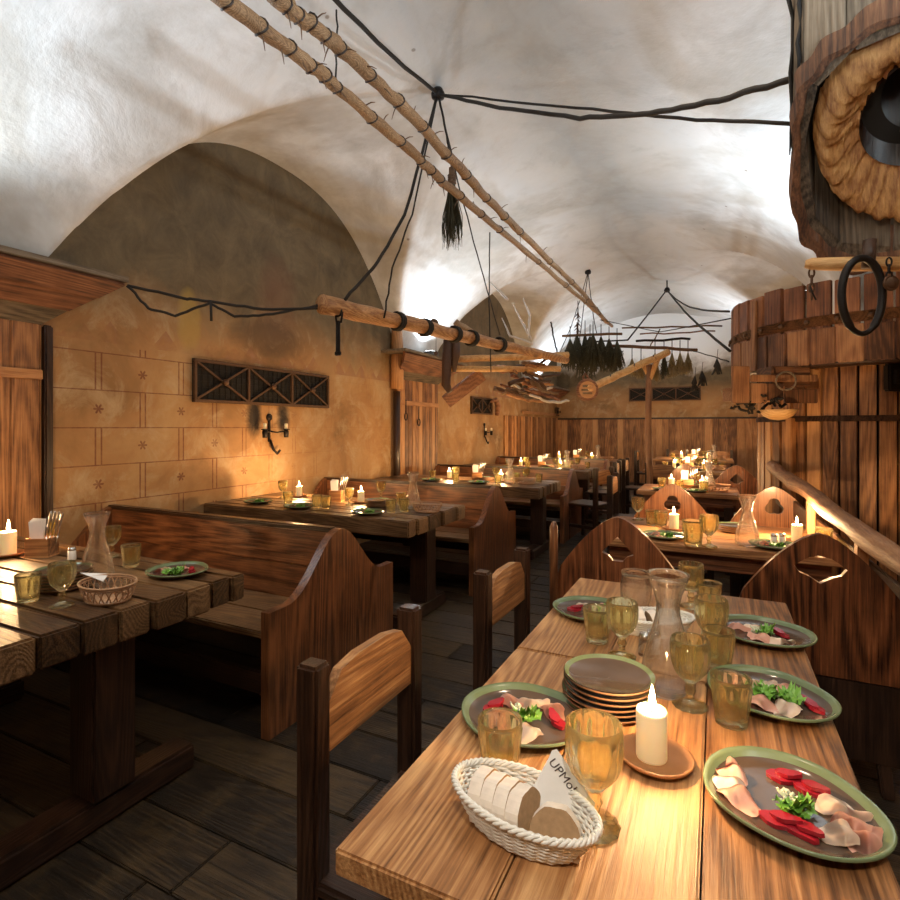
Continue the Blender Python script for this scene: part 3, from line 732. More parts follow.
def make_goblet():
    prof = [(.001, 0), (.036, 0), (.037, .003), (.028, .007), (.012, .013), (.0075, .022), (.009, .030), (.0125, .037), (.0095, .044), (.009, .052), (.020, .062), (.032, .078), (.038, .095), (.040, .112), (.0405, .130), (.0400, .148), (.0385, .150, 0), (.0370, .148, 0), (.0362, .115, 0), (.031, .090, 0), (.019, .074, 0), (.008, .068, 0), (.001, .067, 0)]
    def f(r, z, a):
        if z < .012: return r*(1+.03*math.cos(12*a))
        if z > .062 and r > .015: return r*(1+.11*(abs(math.sin(6*a))-.5)*(1 if z < .135 else .1))
        return r*(1+.05*math.cos(8*a))
    b = B().lathe(prof, seg=48, flute=f, closed=False)
    return tag(obj('goblet', b, 'amber_glass'), '', 'glass', 'amber pressed glasses')
def make_carafe():
    t = thing('carafe', '', 'carafe')
    o = [(.001, 0), (.054, 0), (.060, .006), (.061, .03), (.056, .07), (.046, .11), (.034, .15), (.027, .18), (.026, .20), (.031, .225), (.043, .258), (.048, .272)]
    i = [(r-.0028, z) for r, z in o[::-1][:-2]]+[(.052, .008), (.001, .008)]
    obj('bottle', B().lathe(o+[(.0475, .2745)]+i, seg=40, closed=False), 'clear_glass', t)
    w = [(.001, .009), (.051, .009), (.0565, .03), (.0515, .07), (.0415, .11), (.030, .15), (.001, .152)]
    return t
def plate_prof(r, h):
    return [(.001, 0), (r*.58, 0), (r*.62, .003), (r*.93, h*.62), (r*.99, h), (r, h+.002), (r*.985, h+.0035), (r*.93, h*.72+.003), (r*.84, h*.30+.004), (r*.70, .0065), (r*.4, .0058), (.001, .0058)]
def make_plate(r=.130, h=.020, wob_=1.0):
    t = thing('plate', '', 'plate')
    def f(q, z, a): return q*(1+wob_*(.045*math.cos(2*a+.6)+.018*math.cos(3*a)+.008*math.sin(5*a)))
    P = plate_prof(r, h)
    obj('body', B().use('glaze_brown').lathe(P, seg=56, flute=f, closed=False), None, t)
    rim = [(r*.88, h*.50+.0038), (r*.90, h*.58+.0040), (r*.93, h*.72+.0040), (r*.985, h+.0046), (r*1.003, h+.0028), (r*.997, h-.001)]
    obj('rim', B().lathe(rim, seg=56, flute=f, closed=False), 'glaze_green', t)
    return t
def make_stack(n=6, r=.113):
    """stack of plates: each plate is a thing of its own"""
PLATE_H = .0115
def stack(x, y, z, n, r, lab):
    r = r+.020
    for i in range(n):
        top = i == n-1
        def mk():
            t = thing('side_plate', '', 'plate')
            P = [(.001, 0), (r*.60, 0), (r*.66, .002), (r*.95, .010), (r, .0145), (r*1.004, .017), (r*.985, .0185), (r*.93, .0145), (r*.80, .008), (.001, .0065)]
            obj('body', B().use('clay').lathe(P[:6], seg=48, closed=False).use('glaze_brown').lathe(P[7:], seg=48, closed=False), None, t)
            obj('rim', B().lathe([P[6], (r*.945, .0162), (r*.89, .0128)], seg=48, closed=False), 'glaze_green', t)
            return t
        pos = 'topmost' if top else ('lowest' if i == 0 else 'plate %s from the bottom' % ('', 'second', 'third', 'fourth', 'fifth', 'sixth', 'seventh')[i])
        place('sp%.3f' % r, mk, (x+R.uniform(-.002, .002), y+R.uniform(-.002, .002), z+i*PLATE_H), R.uniform(0, 6), ('%s green-rimmed plate of %s' % ('topmost', lab)) if top else ('plate, %s of %s' % ('lowest' if i == 0 else ('', 'second', 'third', 'fourth', 'fifth', 'sixth')[i]+' from the bottom', lab)), 'stacked side plates')
def make_candle():
    t = thing('pillar_candle', '', 'candle')
    obj('wax_body', B().lathe([(.001, 0), (.026, 0), (.0275, .004), (.0275, .084), (.0255, .090), (.020, .0885), (.010, .084), (.001, .083)], seg=32, flute=lambda r, z, a: r*(1+.012*math.sin(3*a+z*30)), closed=False), 'wax', t)
    obj('wick', B().tube([(0, 0, .082), (.001, 0, .092), (.003, 0, .096)], .0011, 6), 'wick', t)
    obj('flame', B().lathe([(.001, 0), (.0045, .004), (.0065, .012), (.0050, .024), (.0020, .038), (.0003, .044)], (.002, 0, .091), seg=12), 'flame', t)
    return t
CP = 3.0
def candle(x, y, z, lab, power=None, sc=1):
    o = place('candle', make_candle, (x, y, z), R.uniform(0, 6), lab, 'lit pillar candles'); o.scale = (sc, sc, sc)
    flame_light((x, y, z+.125*sc), power or CP)
    return o
def make_saucer():
    return tag(obj('candle_saucer', B().lathe([(.001, 0), (.045, 0), (.064, .010), (.068, .016), (.065, .018), (.055, .009), (.001, .006)], seg=40, flute=lambda r, z, a: r*(1+.02*math.cos(2*a))), 'terracotta'), '', 'saucer', 'terracotta candle saucers')
def saucer(x, y, z, lab, sc=1):
    o = place('saucer', make_saucer, (x, y, z), R.uniform(0, 6), lab, 'terracotta candle saucers'); o.scale = (sc, sc, 1); return o
def cutlery_holder(x, y, z, rz, lab):
    def mk():
        t = thing('cutlery_holder', '', 'cutlery holder')
        obj('box', B().bx(-.055, .055, -.04, .04, 0, .008).bx(-.055, .055, -.04, -.033, .008, .09, .003).bx(-.055, .055, .033, .04, .008, .09, .003).bx(-.055, -.048, -.033, .033, .008, .09).bx(.048, .055, -.033, .033, .008, .09), 'board_X', t)
        return t
    place('cuth', mk, (x, y, z), rz, lab)
    rot = Matrix.Rotation(rz, 3, 'Z')
    def mn():
        b = B()
        for k in range(4): b.box((0, -.006+.004*k, .085+.004*k), (.062, .0016, .15), Matrix.Rotation(.05*(k-1.5), 3, 'Y'))
        return tag(obj('paper_napkin', b, 'linen'), '', 'napkins', 'folded paper napkins')
    q = rot @ Vector((-.022, 0, .006)); place('napk', mn, (x+q.x, y+q.y, z+.008), rz, 'white paper napkins in '+lab.split(' with ')[0])
    def mc():
        b = B().lathe([(.001, 0), (.0045, .003), (.0055, .05), (.0065, .105), (.004, .118), (.001, .12)], (0, 0, .09), 10, sy=.55).tube([(0, 0, 0), (0, 0, .095)], .003, 6)
        return tag(obj('table_knife', b, 'steel'), '', 'knife', 'knives in the cutlery holders')
    for k in range(4):
        q = rot @ Vector((.018+.008*k, -.018+.012*k, .008)); o = place('knf', mc, (x+q.x, y+q.y, z+.008), rz, ('upright table knife, %s in ' % ('leftmost', 'second from the left', 'third from the left', 'rightmost')[k])+lab.split(' with ')[0]); o.rotation_euler = (.12*(k-1.5)*.6, .10+.06*k, rz)
def make_loop_basket():
    """openwork oval basket"""
    t = thing('wicker_basket', '', 'basket'); a0, b0 = .115, .085
    def P(a, h): k = .72+.28*h**.7; return Vector((a0*k*math.cos(a), b0*k*math.sin(a), .003+.062*h))
    obj('base', B().lathe([(.001, 0), (.083, 0), (.085, .004), (.001, .005)], seg=32, sy=b0/a0), 'wicker_brown', t)
    obj('rim', B().tube([P(2*PI*k/48, 1) for k in range(48)], .0042, 6, True).tube([P(2*PI*k/48, .10) for k in range(48)], .004, 6, True).tube([P(2*PI*k/48, .88) for k in range(48)], .003, 6, True), 'wicker_brown', t)
    b = B(); n = 22
    for s in (-1, 1):
        for k in range(n):
            a = 2*PI*k/n; b.tube([P(a+s*.30*u, u)*(1+.012*s*math.sin(PI*u)) for u in (0, .25, .5, .75, 1)], .0024, 5)
    obj('openwork', b, 'wicker_brown', t)
    return t
def make_white_basket():
    t = thing('bread_basket', '', 'basket'); a0, b0 = .120, .066
    def P(a, h, o=0): k = .74+.26*h**.8; return Vector(((a0*k+o)*math.cos(a), (b0*k+o)*math.sin(a), .004+.044*h))
    obj('base', B().lathe([(.001, 0), (.086, 0), (.088, .004), (.001, .006)], seg=36, sy=.56), 'wicker_white', t)
    b = B(); ns = 34; nr = 13
    for r in range(nr):
        b.tube([P(2*PI*k/(ns*2), (r+.5)/nr, .0022*math.cos(PI*(k/2.0)+PI*r) if k % 2 == 0 else 0) for k in range(ns*2)], .0024, 5, True)
    obj('weave', b, 'wicker_white', t)
    b = B()
    for k in range(ns): b.tube([P(2*PI*(k+.5)/ns, h) for h in (0, .5, 1)], .0018, 5)
    obj('stakes', b, 'wicker_white', t)
    b = B()
    for ph in (0, 2.1, 4.2): b.tube([P(2*PI*k/120, 1.03, .0035*math.cos(20*2*PI*k/120+ph))+Vector((0, 0, .0035*math.sin(20*2*PI*k/120+ph))) for k in range(120)], .0030, 5, True)
    obj('braided_rim', b, 'wicker_white', t)
    return t
def slice_bm(w=.070, h=.062, t=.0225, sd=0):
    out = [(-w/2, .0), (w/2, 0)]; n = 14
    for i in range(n+1):
        a = PI*i/n; out.append((w/2*math.cos(a)*(1.02+.02*math.sin(5*a+sd)), .018+(h-.018)*math.sin(a)**.7*(1+.03*math.sin(7*a+sd))))
    m4 = Matrix.Translation((0, t/2, 0)) @ Matrix.Rotation(PI/2, 4, 'X')
    b = B().use('bread_crumb').prism(out, [], t, m4)
    b.bm.normal_update()
    b.use('bread_crust')
    for f in b.bm.faces:
        if abs(f.normal.y) < .6: f.material_index = 1
    return b
def bread_slice(x, y, z, rz, tilt, lab, kind='bs'):
    o = place(kind, lambda: tag(obj('bread_slice', slice_bm(), None), '', 'bread', 'bread slices'), (x, y, z), rz, lab, 'bread slices'); o.rotation_euler = (tilt, 0, rz); return o
def ham_bm(sd, w=.074, l=.054):
    r = random.Random(sd); ph = r.uniform(0, 6); ph2 = r.uniform(0, 6)
    def f(u, v):
        a = 2*PI*v; q = u
        rr = (1+.13*math.sin(2*a+ph)+.09*math.sin(3*a+ph2)+.05*math.sin(7*a))
        x = q*w/2*rr*math.cos(a); y = q*l/2*rr*math.sin(a)
        z = .006+.010*(1-q*q)+.007*math.sin(x*110+ph)*(1-.4*q)+.004*math.sin(y*150+ph2)-.004*q
        return Vector((x, y, max(.0015, z)))
    return B().use('ham' if sd % 2 else 'lard').grid(f, 12, 30, True, .0022)
def beet_bm(sd):
    r = random.Random(sd); out = []
    for k in range(12):
        a = 2*PI*k/12; out.append((.024*math.cos(a)*(1+.15*math.sin(2*a+sd)), .013*math.sin(a)*(1+.2*math.sin(3*a+sd))))
    b = B().prism(out, [], .007, Matrix.Translation((0, 0, .001)) @ Matrix.Rotation(.12, 4, 'X'))
    b.prism([(x*.85+.006, y*.8+.004) for x, y in out], [], .006, Matrix.Translation((.004, .0, .0085)) @ Matrix.Rotation(-.15, 4, 'Y'))
    return b
def salad_bm(sd):
    r = random.Random(sd); b = B()
    b.use('lettuce')
    for k in range(11):
        a = r.uniform(0, 2*PI); d = r.uniform(.004, .022); c = Vector((d*math.cos(a)*1.25, d*math.sin(a)*.8, .004+r.uniform(0, .010))); ph = r.uniform(0, 6); sz = r.uniform(.010, .018); tx, ty = r.uniform(-.9, .9), r.uniform(-.9, .9)
        def f(u, v, c=c, ph=ph, sz=sz, tx=tx, ty=ty):
            an = 2*PI*v; rr = u*sz*(1+.22*math.sin(5*an+ph)+.12*math.sin(9*an)); x, y = rr*math.cos(an), rr*math.sin(an)
            z = tx*x+ty*y+.0045*u*math.sin(4*an+ph)+.004*u*u*math.sin(9*an)
            return c+Vector((x, y, max(-.003, z)+.003))
        b.grid(f, 5, 22, True)
    return b
def cabb_bm(sd):
    r = random.Random(sd); b = B()
    for k in range(16):
        c = Vector((r.uniform(-.013, .013), r.uniform(-.010, .010), r.uniform(.002, .012)))
        b.tube(wob(c, c+Vector((r.uniform(-.018, .018), r.uniform(-.014, .014), r.uniform(-.001, .012))), 4, .003, 0, r), .0026, 5)
    return b
def ham(x, y, z, rz, lab, v=0): return place('ham%d' % v, lambda: tag(obj('ham_slice', ham_bm(11+v), None), '', 'ham', 'rolled ham and bacon slices'), (x, y, z), rz, lab, 'rolled ham and bacon slices')
def beet(x, y, z, rz, lab, v=0): return place('beet%d' % v, lambda: tag(obj('beetroot_slice', beet_bm(v), 'beet'), '', 'beetroot', 'pickled beetroot pieces'), (x, y, z), rz, lab, 'pickled beetroot pieces')
def salad(x, y, z, rz, lab, v=0): return place('sal%d' % v, lambda: tag(obj('lettuce_garnish', salad_bm(5+v), None), '', 'lettuce', 'lettuce garnishes'), (x, y, z), rz, lab, 'lettuce garnishes')
def cabbage(x, y, z, rz, lab, v=0): return place('cab%d' % v, lambda: tag(obj('cabbage_salad', cabb_bm(5+v), 'cabbage'), '', 'cabbage', 'shredded cabbage heaps'), (x, y, z), rz, lab, 'shredded cabbage heaps')
def plate(x, y, z, rz, lab, sc=1):
    o = place('plate', make_plate, (x, y, z), rz, lab, 'served green-rimmed plates'); o.scale = (sc, sc, 1); return o
def served(x, y, rz, where, sc=1.0, items=None, z=.75, full=True):
    """one plate of ham, beetroot and salad; items in plate coordinates"""
    plate(x, y, z, rz, 'green-rimmed plate of ham and salad '+where, sc)
    items = items or [('h', -.045, .045, .3), ('h', .0, .058, 1.2), ('h', .05, .05, 2.0), ('b', -.072, .005, .8), ('s', .012, -.005, 0), ('c', -.012, .010, 0), ('h', -.03, -.055, 2.6), ('h', .025, -.06, 1.0), ('b', .068, .012, 2.2)]
    if not full: items = items[:1]+[i for i in items if i[0] == 's'][:1]
    names = ['first', 'second', 'third', 'fourth', 'fifth', 'sixth']
    n = {}
    for i, (k, dx, dy, r) in enumerate(items):
        dx, dy = dx*sc, dy*sc; X, Y = x+dx, y+dy; n[k] = n.get(k, 0)+1
        side = ('left' if dx < -.02 else 'right' if dx > .02 else 'middle')+(' far' if dy > .02 else ' near' if dy < -.02 else '')
        zz = z+.0068
        if k == 'h': ham(X, Y, zz, r, 'ham slice, %s of the plate %s' % (side, where), i % 4)
        elif k == 'b': beet(X, Y, zz, r, 'red beetroot, %s of the plate %s' % (side, where), i % 3)
        elif k == 's': salad(X, Y, zz, r, 'green lettuce on the plate '+where, i % 2)
        else: cabbage(X, Y, zz, r, 'white cabbage on the plate '+where, i % 2)
def T(px, py, z=.75): p = at_z(px, py, z); return p.x, p.y
def tumbler(px, py, lab, sc=1, xy=None):
    x, y = xy or T(px, py); o = place('tum', make_tumbler, (x, y, .7508), R.uniform(0, 6), lab, 'amber pressed glasses'); o.scale = (sc, sc, sc); return o
def goblet(px, py, lab, sc=1, xy=None):
    x, y = xy or T(px, py); o = place('gob', make_goblet, (x, y, .7508), R.uniform(0, 6), lab, 'amber pressed glasses'); o.scale = (sc, sc, sc); return o
def carafe(px, py, lab, sc=1, xy=None):
    x, y = xy or T(px, py); o = place('caf', make_carafe, (x, y, .7508), R.uniform(0, 6), lab, 'water carafes'); o.scale = (sc, sc, sc); return o
def lbasket(px, py, rz, lab, xy=None):
    x, y = xy or T(px, py); return place('lbk', make_loop_basket, (x, y, .75), rz, lab, 'openwork wicker baskets')
def shaker(x, y, lab, body='ceramic'):
    def mk():
        t = thing('salt_shaker', '', 'shaker')
        obj('jar', B().lathe([(.001, 0), (.017, 0), (.018, .004), (.016, .045), (.001, .046)], seg=20), body, t); obj('cap', B().lathe([(.016, .045), (.017, .05), (.014, .060), (.001, .062)], seg=20), 'steel', t); return t
    return place('shk'+body, mk, (x, y, .75), 0, lab, 'salt and pepper shakers')
# ---------------------------------------------------------------- front pine table
NT = 'on the nearest pine table'
# white bread basket
bx_, by_ = T(522, 830); rzb = math.radians(-12)
place('wb', make_white_basket, (bx_, by_, .75), rzb, 'white oval wicker bread basket at the near edge of the front pine table')
rot = Matrix.Rotation(rzb, 3, 'Z')
for k in range(4):
    q = rot @ Vector((-.060+.0232*k, -.006, 0)); bread_slice(bx_+q.x, by_+q.y, .757, rzb+PI/2+.05-.015*k, -.12, 'floured bread slice, %s of the row in the white basket' % ('leftmost', 'second from the left', 'third from the left', 'rightmost')[k])
q = rot @ Vector((.066, -.020, 0)); bread_slice(bx_+q.x, by_+q.y, .757, rzb+.35, -.30, 'brown bread slice leaning against the printed napkin in the white basket')
nap = thing('printed_napkin', 'white pointed paper napkin with black lettering standing in the white bread basket', 'napkin')
q = rot @ Vector((.040, .030, 0)); nb = Vector((bx_+q.x, by_+q.y, .762))
fr = Matrix((Vector((cs, sn, 0)), Vector((-sn*.5, cs*.5, .85)).normalized(), Vector((0, 0, 0)))).transposed()
ux = Vector((math.cos(TH-.1), math.sin(TH-.1), 0)); uz = (Vector((-sn, cs, 0))*.45+Vector((0, 0, .9))).normalized(); un = ux.cross(uz)
m4 = Matrix((ux, uz, un)).transposed().to_4x4(); m4 = Matrix.Translation(nb) @ m4
obj('fold', B().prism([(-.052, .0), (.050, -.004), (.064, .030), (.012, .098), (.004, .096)], [], .003, m4), 'linen', nap)
obj('back_fold', B().prism([(-.058, .002), (.040, .0), (.050, .028), (-.004, .082)], [], .002, Matrix.Translation(-un*.006) @ m4), 'linen', nap)
def text_mesh(s, size, name):
    cu = bpy.data.curves.new(name, 'FONT'); cu.body = s; cu.size = size; cu.extrude = .0002; cu.shear = .15; cu.offset = .0
    o = bpy.data.objects.new(name, cu); COL.objects.link(o); dg = bpy.context.evaluated_depsgraph_get()
    me = bpy.data.meshes.new_from_object(o.evaluated_get(dg)); bpy.data.objects.remove(o); me.name = name; return me
me = text_mesh('UPMoL', .0185, 'lettering'); me.materials.clear(); me.materials.append(M['ink'])
tx = bpy.data.objects.new('lettering', me); COL.objects.link(tx); tx.parent = nap
tx.matrix_local = m4 @ Matrix.Translation((-.004, .080, .0042)) @ Matrix.Rotation(math.radians(-50), 4, 'Z')
tumbler(500, 774, 'amber tumbler at the left behind the white bread basket')
goblet(594, 826, 'amber goblet standing right beside the white bread basket', 1.07)
tumbler(731, 724, 'amber tumbler in front of the second right plate, behind the big plate')
goblet(690, 706, 'amber goblet between the candle and the second right plate')
tumbler(718, 668, 'amber tumbler directly behind the middle goblet')
goblet(711, 655, 'tall amber goblet right of the front carafe', 1.03)
tumbler(709, 612, 'amber tumbler at the far right end of the second pine table')
goblet(691, 607, 'amber goblet at the far end of the second pine table')
goblet(622, 657, 'amber goblet left of the front carafe')
tumbler(597, 642, 'amber tumbler in front of the far left plate')
carafe(668, 690, 'clear glass carafe at the middle of the pine tables')
x, y = T(655, 762); saucer(x, y, .75, 'terracotta saucer under the nearest candle', 1.0); candle(x-.006, y, .7568, 'white pillar candle burning nearest, on the terracotta saucer', 8)
x, y = T(608, 706); stack(x, y, .75, 6, .078, 'the stack on the nearest pine table')
x, y = T(524, 722); served(x, y, .3, 'left of the plate stack, pine table front', 1.0)
x, y = T(790, 809); served(x, y, -.5, 'at the right front corner', .99, [('h', -.085, .045, 1.9), ('h', -.088, .012, 1.6), ('h', -.078, -.022, 2.2), ('b', -.005, .068, -.2), ('b', .032, .052, -.6), ('c', .005, -.002, 0), ('s', .012, -.022, 0), ('b', -.022, -.058, -.3), ('b', .006, -.066, -.6), ('h', .072, .018, .4), ('h', .078, -.022, .9), ('h', .060, -.050, .2), ('h', .090, -.045, 1.2)])
x, y = T(769, 700); served(x, y, -.3, 'second along the right table edge', .98, [('h', -.05, .05, .3), ('h', -.01, .05, 1.2), ('h', .03, .04, 2.0), ('s', -.01, .0, .8), ('s', .035, -.01, 2), ('c', .01, .01, 0), ('h', -.02, -.05, 2.6), ('h', .03, -.055, 1.0), ('b', .085, -.02, 2.2)])
x, y = T(763, 637); served(x, y, .1, 'at the far right pine table corner', .98, [('h', -.06, .02, .3), ('h', -.02, .035, 1.2), ('s', .01, -.0, .8), ('c', -.01, .0, 0), ('h', -.01, -.05, 2.6), ('h', .04, -.055, 1.0), ('b', .05, .012, 2.2)])
x, y = T(592, 614); served(x, y, .5, 'at the far left pine table corner', .95, [('b', -.06, -.01, .3), ('h', -.03, .035, 1.2), ('h', .02, .04, 2.4), ('s', .04, -.0, .8), ('c', .02, .0, 0), ('h', .04, -.045, 2.6)])
x, y = T(652, 632); place('wb', None, (x, y, .75), .4, 'white wicker bread basket half hidden behind the front carafe')
bread_slice(x-.03, y, .757, .4+PI/2, -.2, 'bread slice in the basket behind the front carafe'); bread_slice(x+.01, y-.01, .757, .5+PI/2, -.2, 'second bread slice in the basket behind the front carafe')
o = tag(obj('glass_jar', B().lathe([(.001, 0), (.04, 0), (.048, .02), (.050, .10), (.045, .13), (.047, .145), (.044, .145), (.042, .13), (.047, .10), (.045, .02), (.001, .004)], seg=32, closed=False), 'clear_glass', None, (*T(636, 616), .7508)), 'wide clear glass jar behind the left amber goblet', 'jar')
shaker(*T(652, 652), 'white shaker left of the front carafe'); shaker(*T(645, 655), 'clear shaker beside the white one, left of the front carafe', 'clear_glass')
# ---------------------------------------------------------------- front beam table
FT = 'on the front beam table'
x, y = T(8, 556); saucer(x, y, .75, 'terracotta saucer at the left edge of the front beam table', 1.05); candle(x, y, .7568, 'thick white candle burning at the left edge of the picture', 18, 1.25)
x, y = T(63, 588); stack(x, y, .75, 6, .0781, 'the stack on the front beam table')
tumbler(28, 602, 'green amber tumbler in front of the plate stack on the front beam table')
goblet(62, 606, 'amber goblet in front of the plate stack on the front beam table'); 
carafe(97, 581, 'clear carafe on the front beam table')
lbasket(108, 600, -.2, 'brown openwork wicker basket on the front beam table')
tumbler(131, 567, 'amber tumbler behind the openwork basket on the front beam table'); goblet(112, 556, 'amber goblet behind the carafe on the front beam table', .95)
x, y = T(178, 574); served(x, y, 0, 'at the aisle end of the front beam table', .95, [('h', -.055, -.035, .3), ('h', -.065, .0, 1.2), ('h', -.02, .03, 2), ('s', .0, -.03, .8), ('s', .025, -.012, 2), ('c', -.01, -.02, 0), ('b', .05, .03, 2.2)])
cutlery_holder(*T(42, 556), .75, .5, 'wooden cutlery holder with napkins and knives on the front beam table')
x, y = T(110, 596); o = obj('paper_napkin', B().prism([(-.05, -.03), (.05, -.02), (.02, .03)], [], .002, Matrix.Identity(4)), 'linen', None, (x-.075, y+.0, .818)); tag(o, 'pointed white napkin sticking out of the openwork basket', 'napkin'); o.rotation_euler = (.1, .3, .2)
shaker(*T(72, 560), 'small white shaker beside the carafe on the front beam table')
o = tag(obj('oil_bottle', B().lathe([(.001, 0), (.022, 0), (.024, .01), (.024, .08), (.010, .105), (.009, .135), (.013, .137), (.012, .15), (.001, .151)], seg=24), 'oil', None, (*T(52, 553), .75)), 'amber bottle beside the cutlery holder on the front beam table', 'bottle')
# ---------------------------------------------------------------- second beam table
S = 'on the second beam table'
x, y = T(258, 503); served(x, y, 0, 'at the left end of the second beam table', .9, full=False)
x, y = T(299, 508); served(x, y, 0, 'near the left candle of the second beam table', .9, full=False)
x, y = T(368, 514); served(x, y, 0, 'at the front edge of the second beam table', .9, full=False)
goblet(283, 498, 'amber goblet at the wall end of the second beam table'); tumbler(288, 504, 'amber tumbler beside the wall-end goblet on the second beam table')
x, y = T(299, 497); saucer(x, y, .75, 'saucer under the left candle of the second beam table'); candle(x, y, .7568, 'candle burning near the wall on the second beam table', 24)
tumbler(317, 508, 'amber tumbler, left of the cutlery holder on the second beam table'); tumbler(326, 509, 'amber tumbler close to the cutlery holder on the second beam table'); goblet(349, 505, 'amber goblet right of the cutlery holder on the second beam table', .9)
cutlery_holder(*T(337, 501), .75, .2, 'wooden cutlery holder with napkins and knives on the second beam table')
x, y = T(361, 503); saucer(x, y, .75, 'saucer under the starry candle of the second beam table'); candle(x, y, .7568, 'candle burning at the middle of the second beam table', 20)
x, y = T(378, 506); stack(x, y, .75, 4, .0802, 'the stack on the second beam table')
goblet(381, 499, 'amber goblet behind the plates on the second beam table'); tumbler(391, 513, 'amber tumbler in front of the carafe on the second beam table'); tumbler(401, 505, 'amber tumbler left of the carafe on the second beam table'); tumbler(404, 512, 'amber tumbler touching the basket on the second beam table')
carafe(413, 508, 'clear carafe on the second beam table'); lbasket(427, 512, 0, 'openwork wicker basket at the aisle end of the second beam table')
# ---------------------------------------------------------------- other tables: settings laid out in table coordinates
def setting(tx0, ty, nm, L, dirx=1, cp=5, rich=True):
    """tx0, ty: centre; L half length along X"""
    def X(u): return tx0+u*L
    def go(kind, u, v, ph, **k):
        x, y = X(u), ty+v; lab = ph+' '+nm
        if kind == 't': tumbler(0, 0, lab, xy=(x, y), **k)
        elif kind == 'g': goblet(0, 0, lab, xy=(x, y), **k)
        elif kind == 'c': carafe(0, 0, lab, xy=(x, y), **k)
        elif kind == 'k': saucer(x, y, .75, 'saucer under the '+lab); candle(x, y, .7568, lab, cp)
        elif kind == 'b': lbasket(0, 0, .2, lab, xy=(x, y))
        elif kind == 'p': served(x, y, .2, ph+' '+nm, .9, full=False)
        elif kind == 's': stack(x, y, .75, 3, .0803, 'the '+ph+' '+nm)
        elif kind == 'h': cutlery_holder(x, y, .75, .2, 'cutlery holder with napkins '+nm)
    go('k', .45, -.02, 'aisle-side candle'); go('k', -.35, .05, 'inner candle')
    go('c', .62, -.12, 'clear carafe'); go('b', .82, -.10, 'openwork basket'); go('h', .05, .1, '')
    go('p', .25, -.26, 'towards the aisle'); go('p', -.45, -.25, 'at the inner side'); go('s', .18, .08, 'low stack')
    go('t', .50, -.22, 'amber tumbler before the aisle candle'); go('t', -.1, -.22, 'amber tumbler at the near middle'); go('g', .30, .15, 'amber goblet at the far middle'); go('t', -.6, .02, 'amber tumbler at the inner side')
    if rich: go('g', .72, .18, 'amber goblet at the far aisle corner'); go('t', .62, .10, 'amber tumbler beside the far aisle goblet'); go('g', -.22, .0, 'amber goblet near the cutlery holder'); go('p', .55, .24, 'at the far edge'); go('t', .92, .12, 'amber tumbler at the aisle end')
setting(-2.55, 5.72, 'on the third beam table', .85, cp=24)
setting(-2.45, 8.0, 'on the fourth beam table', .80, cp=26)
setting(-2.45, 10.3, 'on the farthest beam table', .80, cp=26, rich=False)
# table between the board chairs
RB = 'between the board chairs'
goblet(638, 520, 'amber goblet at the left end '+RB); tumbler(652, 526, 'amber tumbler left of the starry candle '+RB); tumbler(661, 527, 'amber tumbler right beside the other '+RB)
x, y = T(674, 530); saucer(x, y, .75, 'saucer under the starry candle '+RB); candle(x, y, .7568, 'candle burning in front of the clover cut-out', 12)
x, y = T(665, 538); served(x, y, 0, 'left '+RB, .9, full=False)
tumbler(693, 546, 'large amber tumbler '+RB, 1.35); goblet(709, 547, 'large amber goblet '+RB, 1.1)
carafe(747, 545, 'carafe with amber glow '+RB, .95)
x, y = T(775, 548); served(x, y, 0, 'right '+RB, .9, full=False)
shaker(*T(774, 545), 'white salt shaker '+RB); shaker(*T(782, 545), 'white pepper shaker '+RB)
x, y = T(797, 541); candle(x, y, .75, 'candle burning beside the log rail, '+RB, 38)
tumbler(845, 537, 'amber tumbler at the right end beside the log rail', xy=(.50, 3.35))
stack(.10, 3.62, .75, 3, .0804, 'the stack '+RB)
setting(-.28, 5.9, 'on the further plank table', .36, cp=14, rich=False)
setting(-.38, 8.7, 'on the far plank table', .5, cp=20)
setting(-.4, 11.6, 'on the farthest plank table', .6, cp=26, rich=False)
# ================================================================ HANGING POLES, ROPES, HERBS
def hang(name, b, mat, lab, cat, group=None): return tag(obj(name, b, mat), lab, cat, group)
def pole_pts(pix, zs):
    return [at_z(px, py, z) for (px, py), z in zip(pix, zs)]
def smooth_pts(P, n=6, amp=.006):
    out = []
    for p, q in zip(P, P[1:]):
        for i in range(n): out.append(p.lerp(q, i/n)+Vector((R.uniform(-1, 1), R.uniform(-1, 1), R.uniform(-1, 1)))*amp)
    return out+[P[-1]]
def birch(name, lab, P, r):
    t = thing(name, lab, 'pole'); Q = smooth_pts(P, 8)
    rr = [r*(1-.25*i/len(Q))*(1+R.uniform(-.10, .10)) for i in range(len(Q))]
    obj('stem', B().tube(Q, rr, 12), 'birch_Y', t)
    b = B()
    for i in range(2, len(Q)-1, 2):
        a = R.uniform(0, 6); c = Q[i]; d = Vector((math.cos(a), .2, math.sin(a)-.3)).normalized(); b.tube([c, c+d*(r+.025), c+d*(r+.05)+Vector((0, 0, -.01))], [.004, .003, .0015], 5)
    obj('twig_stubs', b, 'twig', t)
    for i in range(1, len(Q)-1, 3):
        b = B()
        ax = (Q[i+1]-Q[i-1]).normalized(); u = ax.orthogonal().normalized(); v = ax.cross(u)
        b.tube([Q[i]+(u*math.cos(k*PI/6)+v*math.sin(k*PI/6))*rr[i]*1.04+ax*.01*math.sin(k) for k in range(12)], .005, 5, True)
        obj('bark_ring', b, 'dark_X', t)
    return t
p1 = pole_pts([(213, -8), (300, 57), (337, 87), (417, 157), (443, 182), (500, 230), (580, 297), (612, 326)], [3.0]*6+[3.02, 3.02])
birch('birch_pole', 'lower left peeled birch pole slung along the vault', p1, .032)
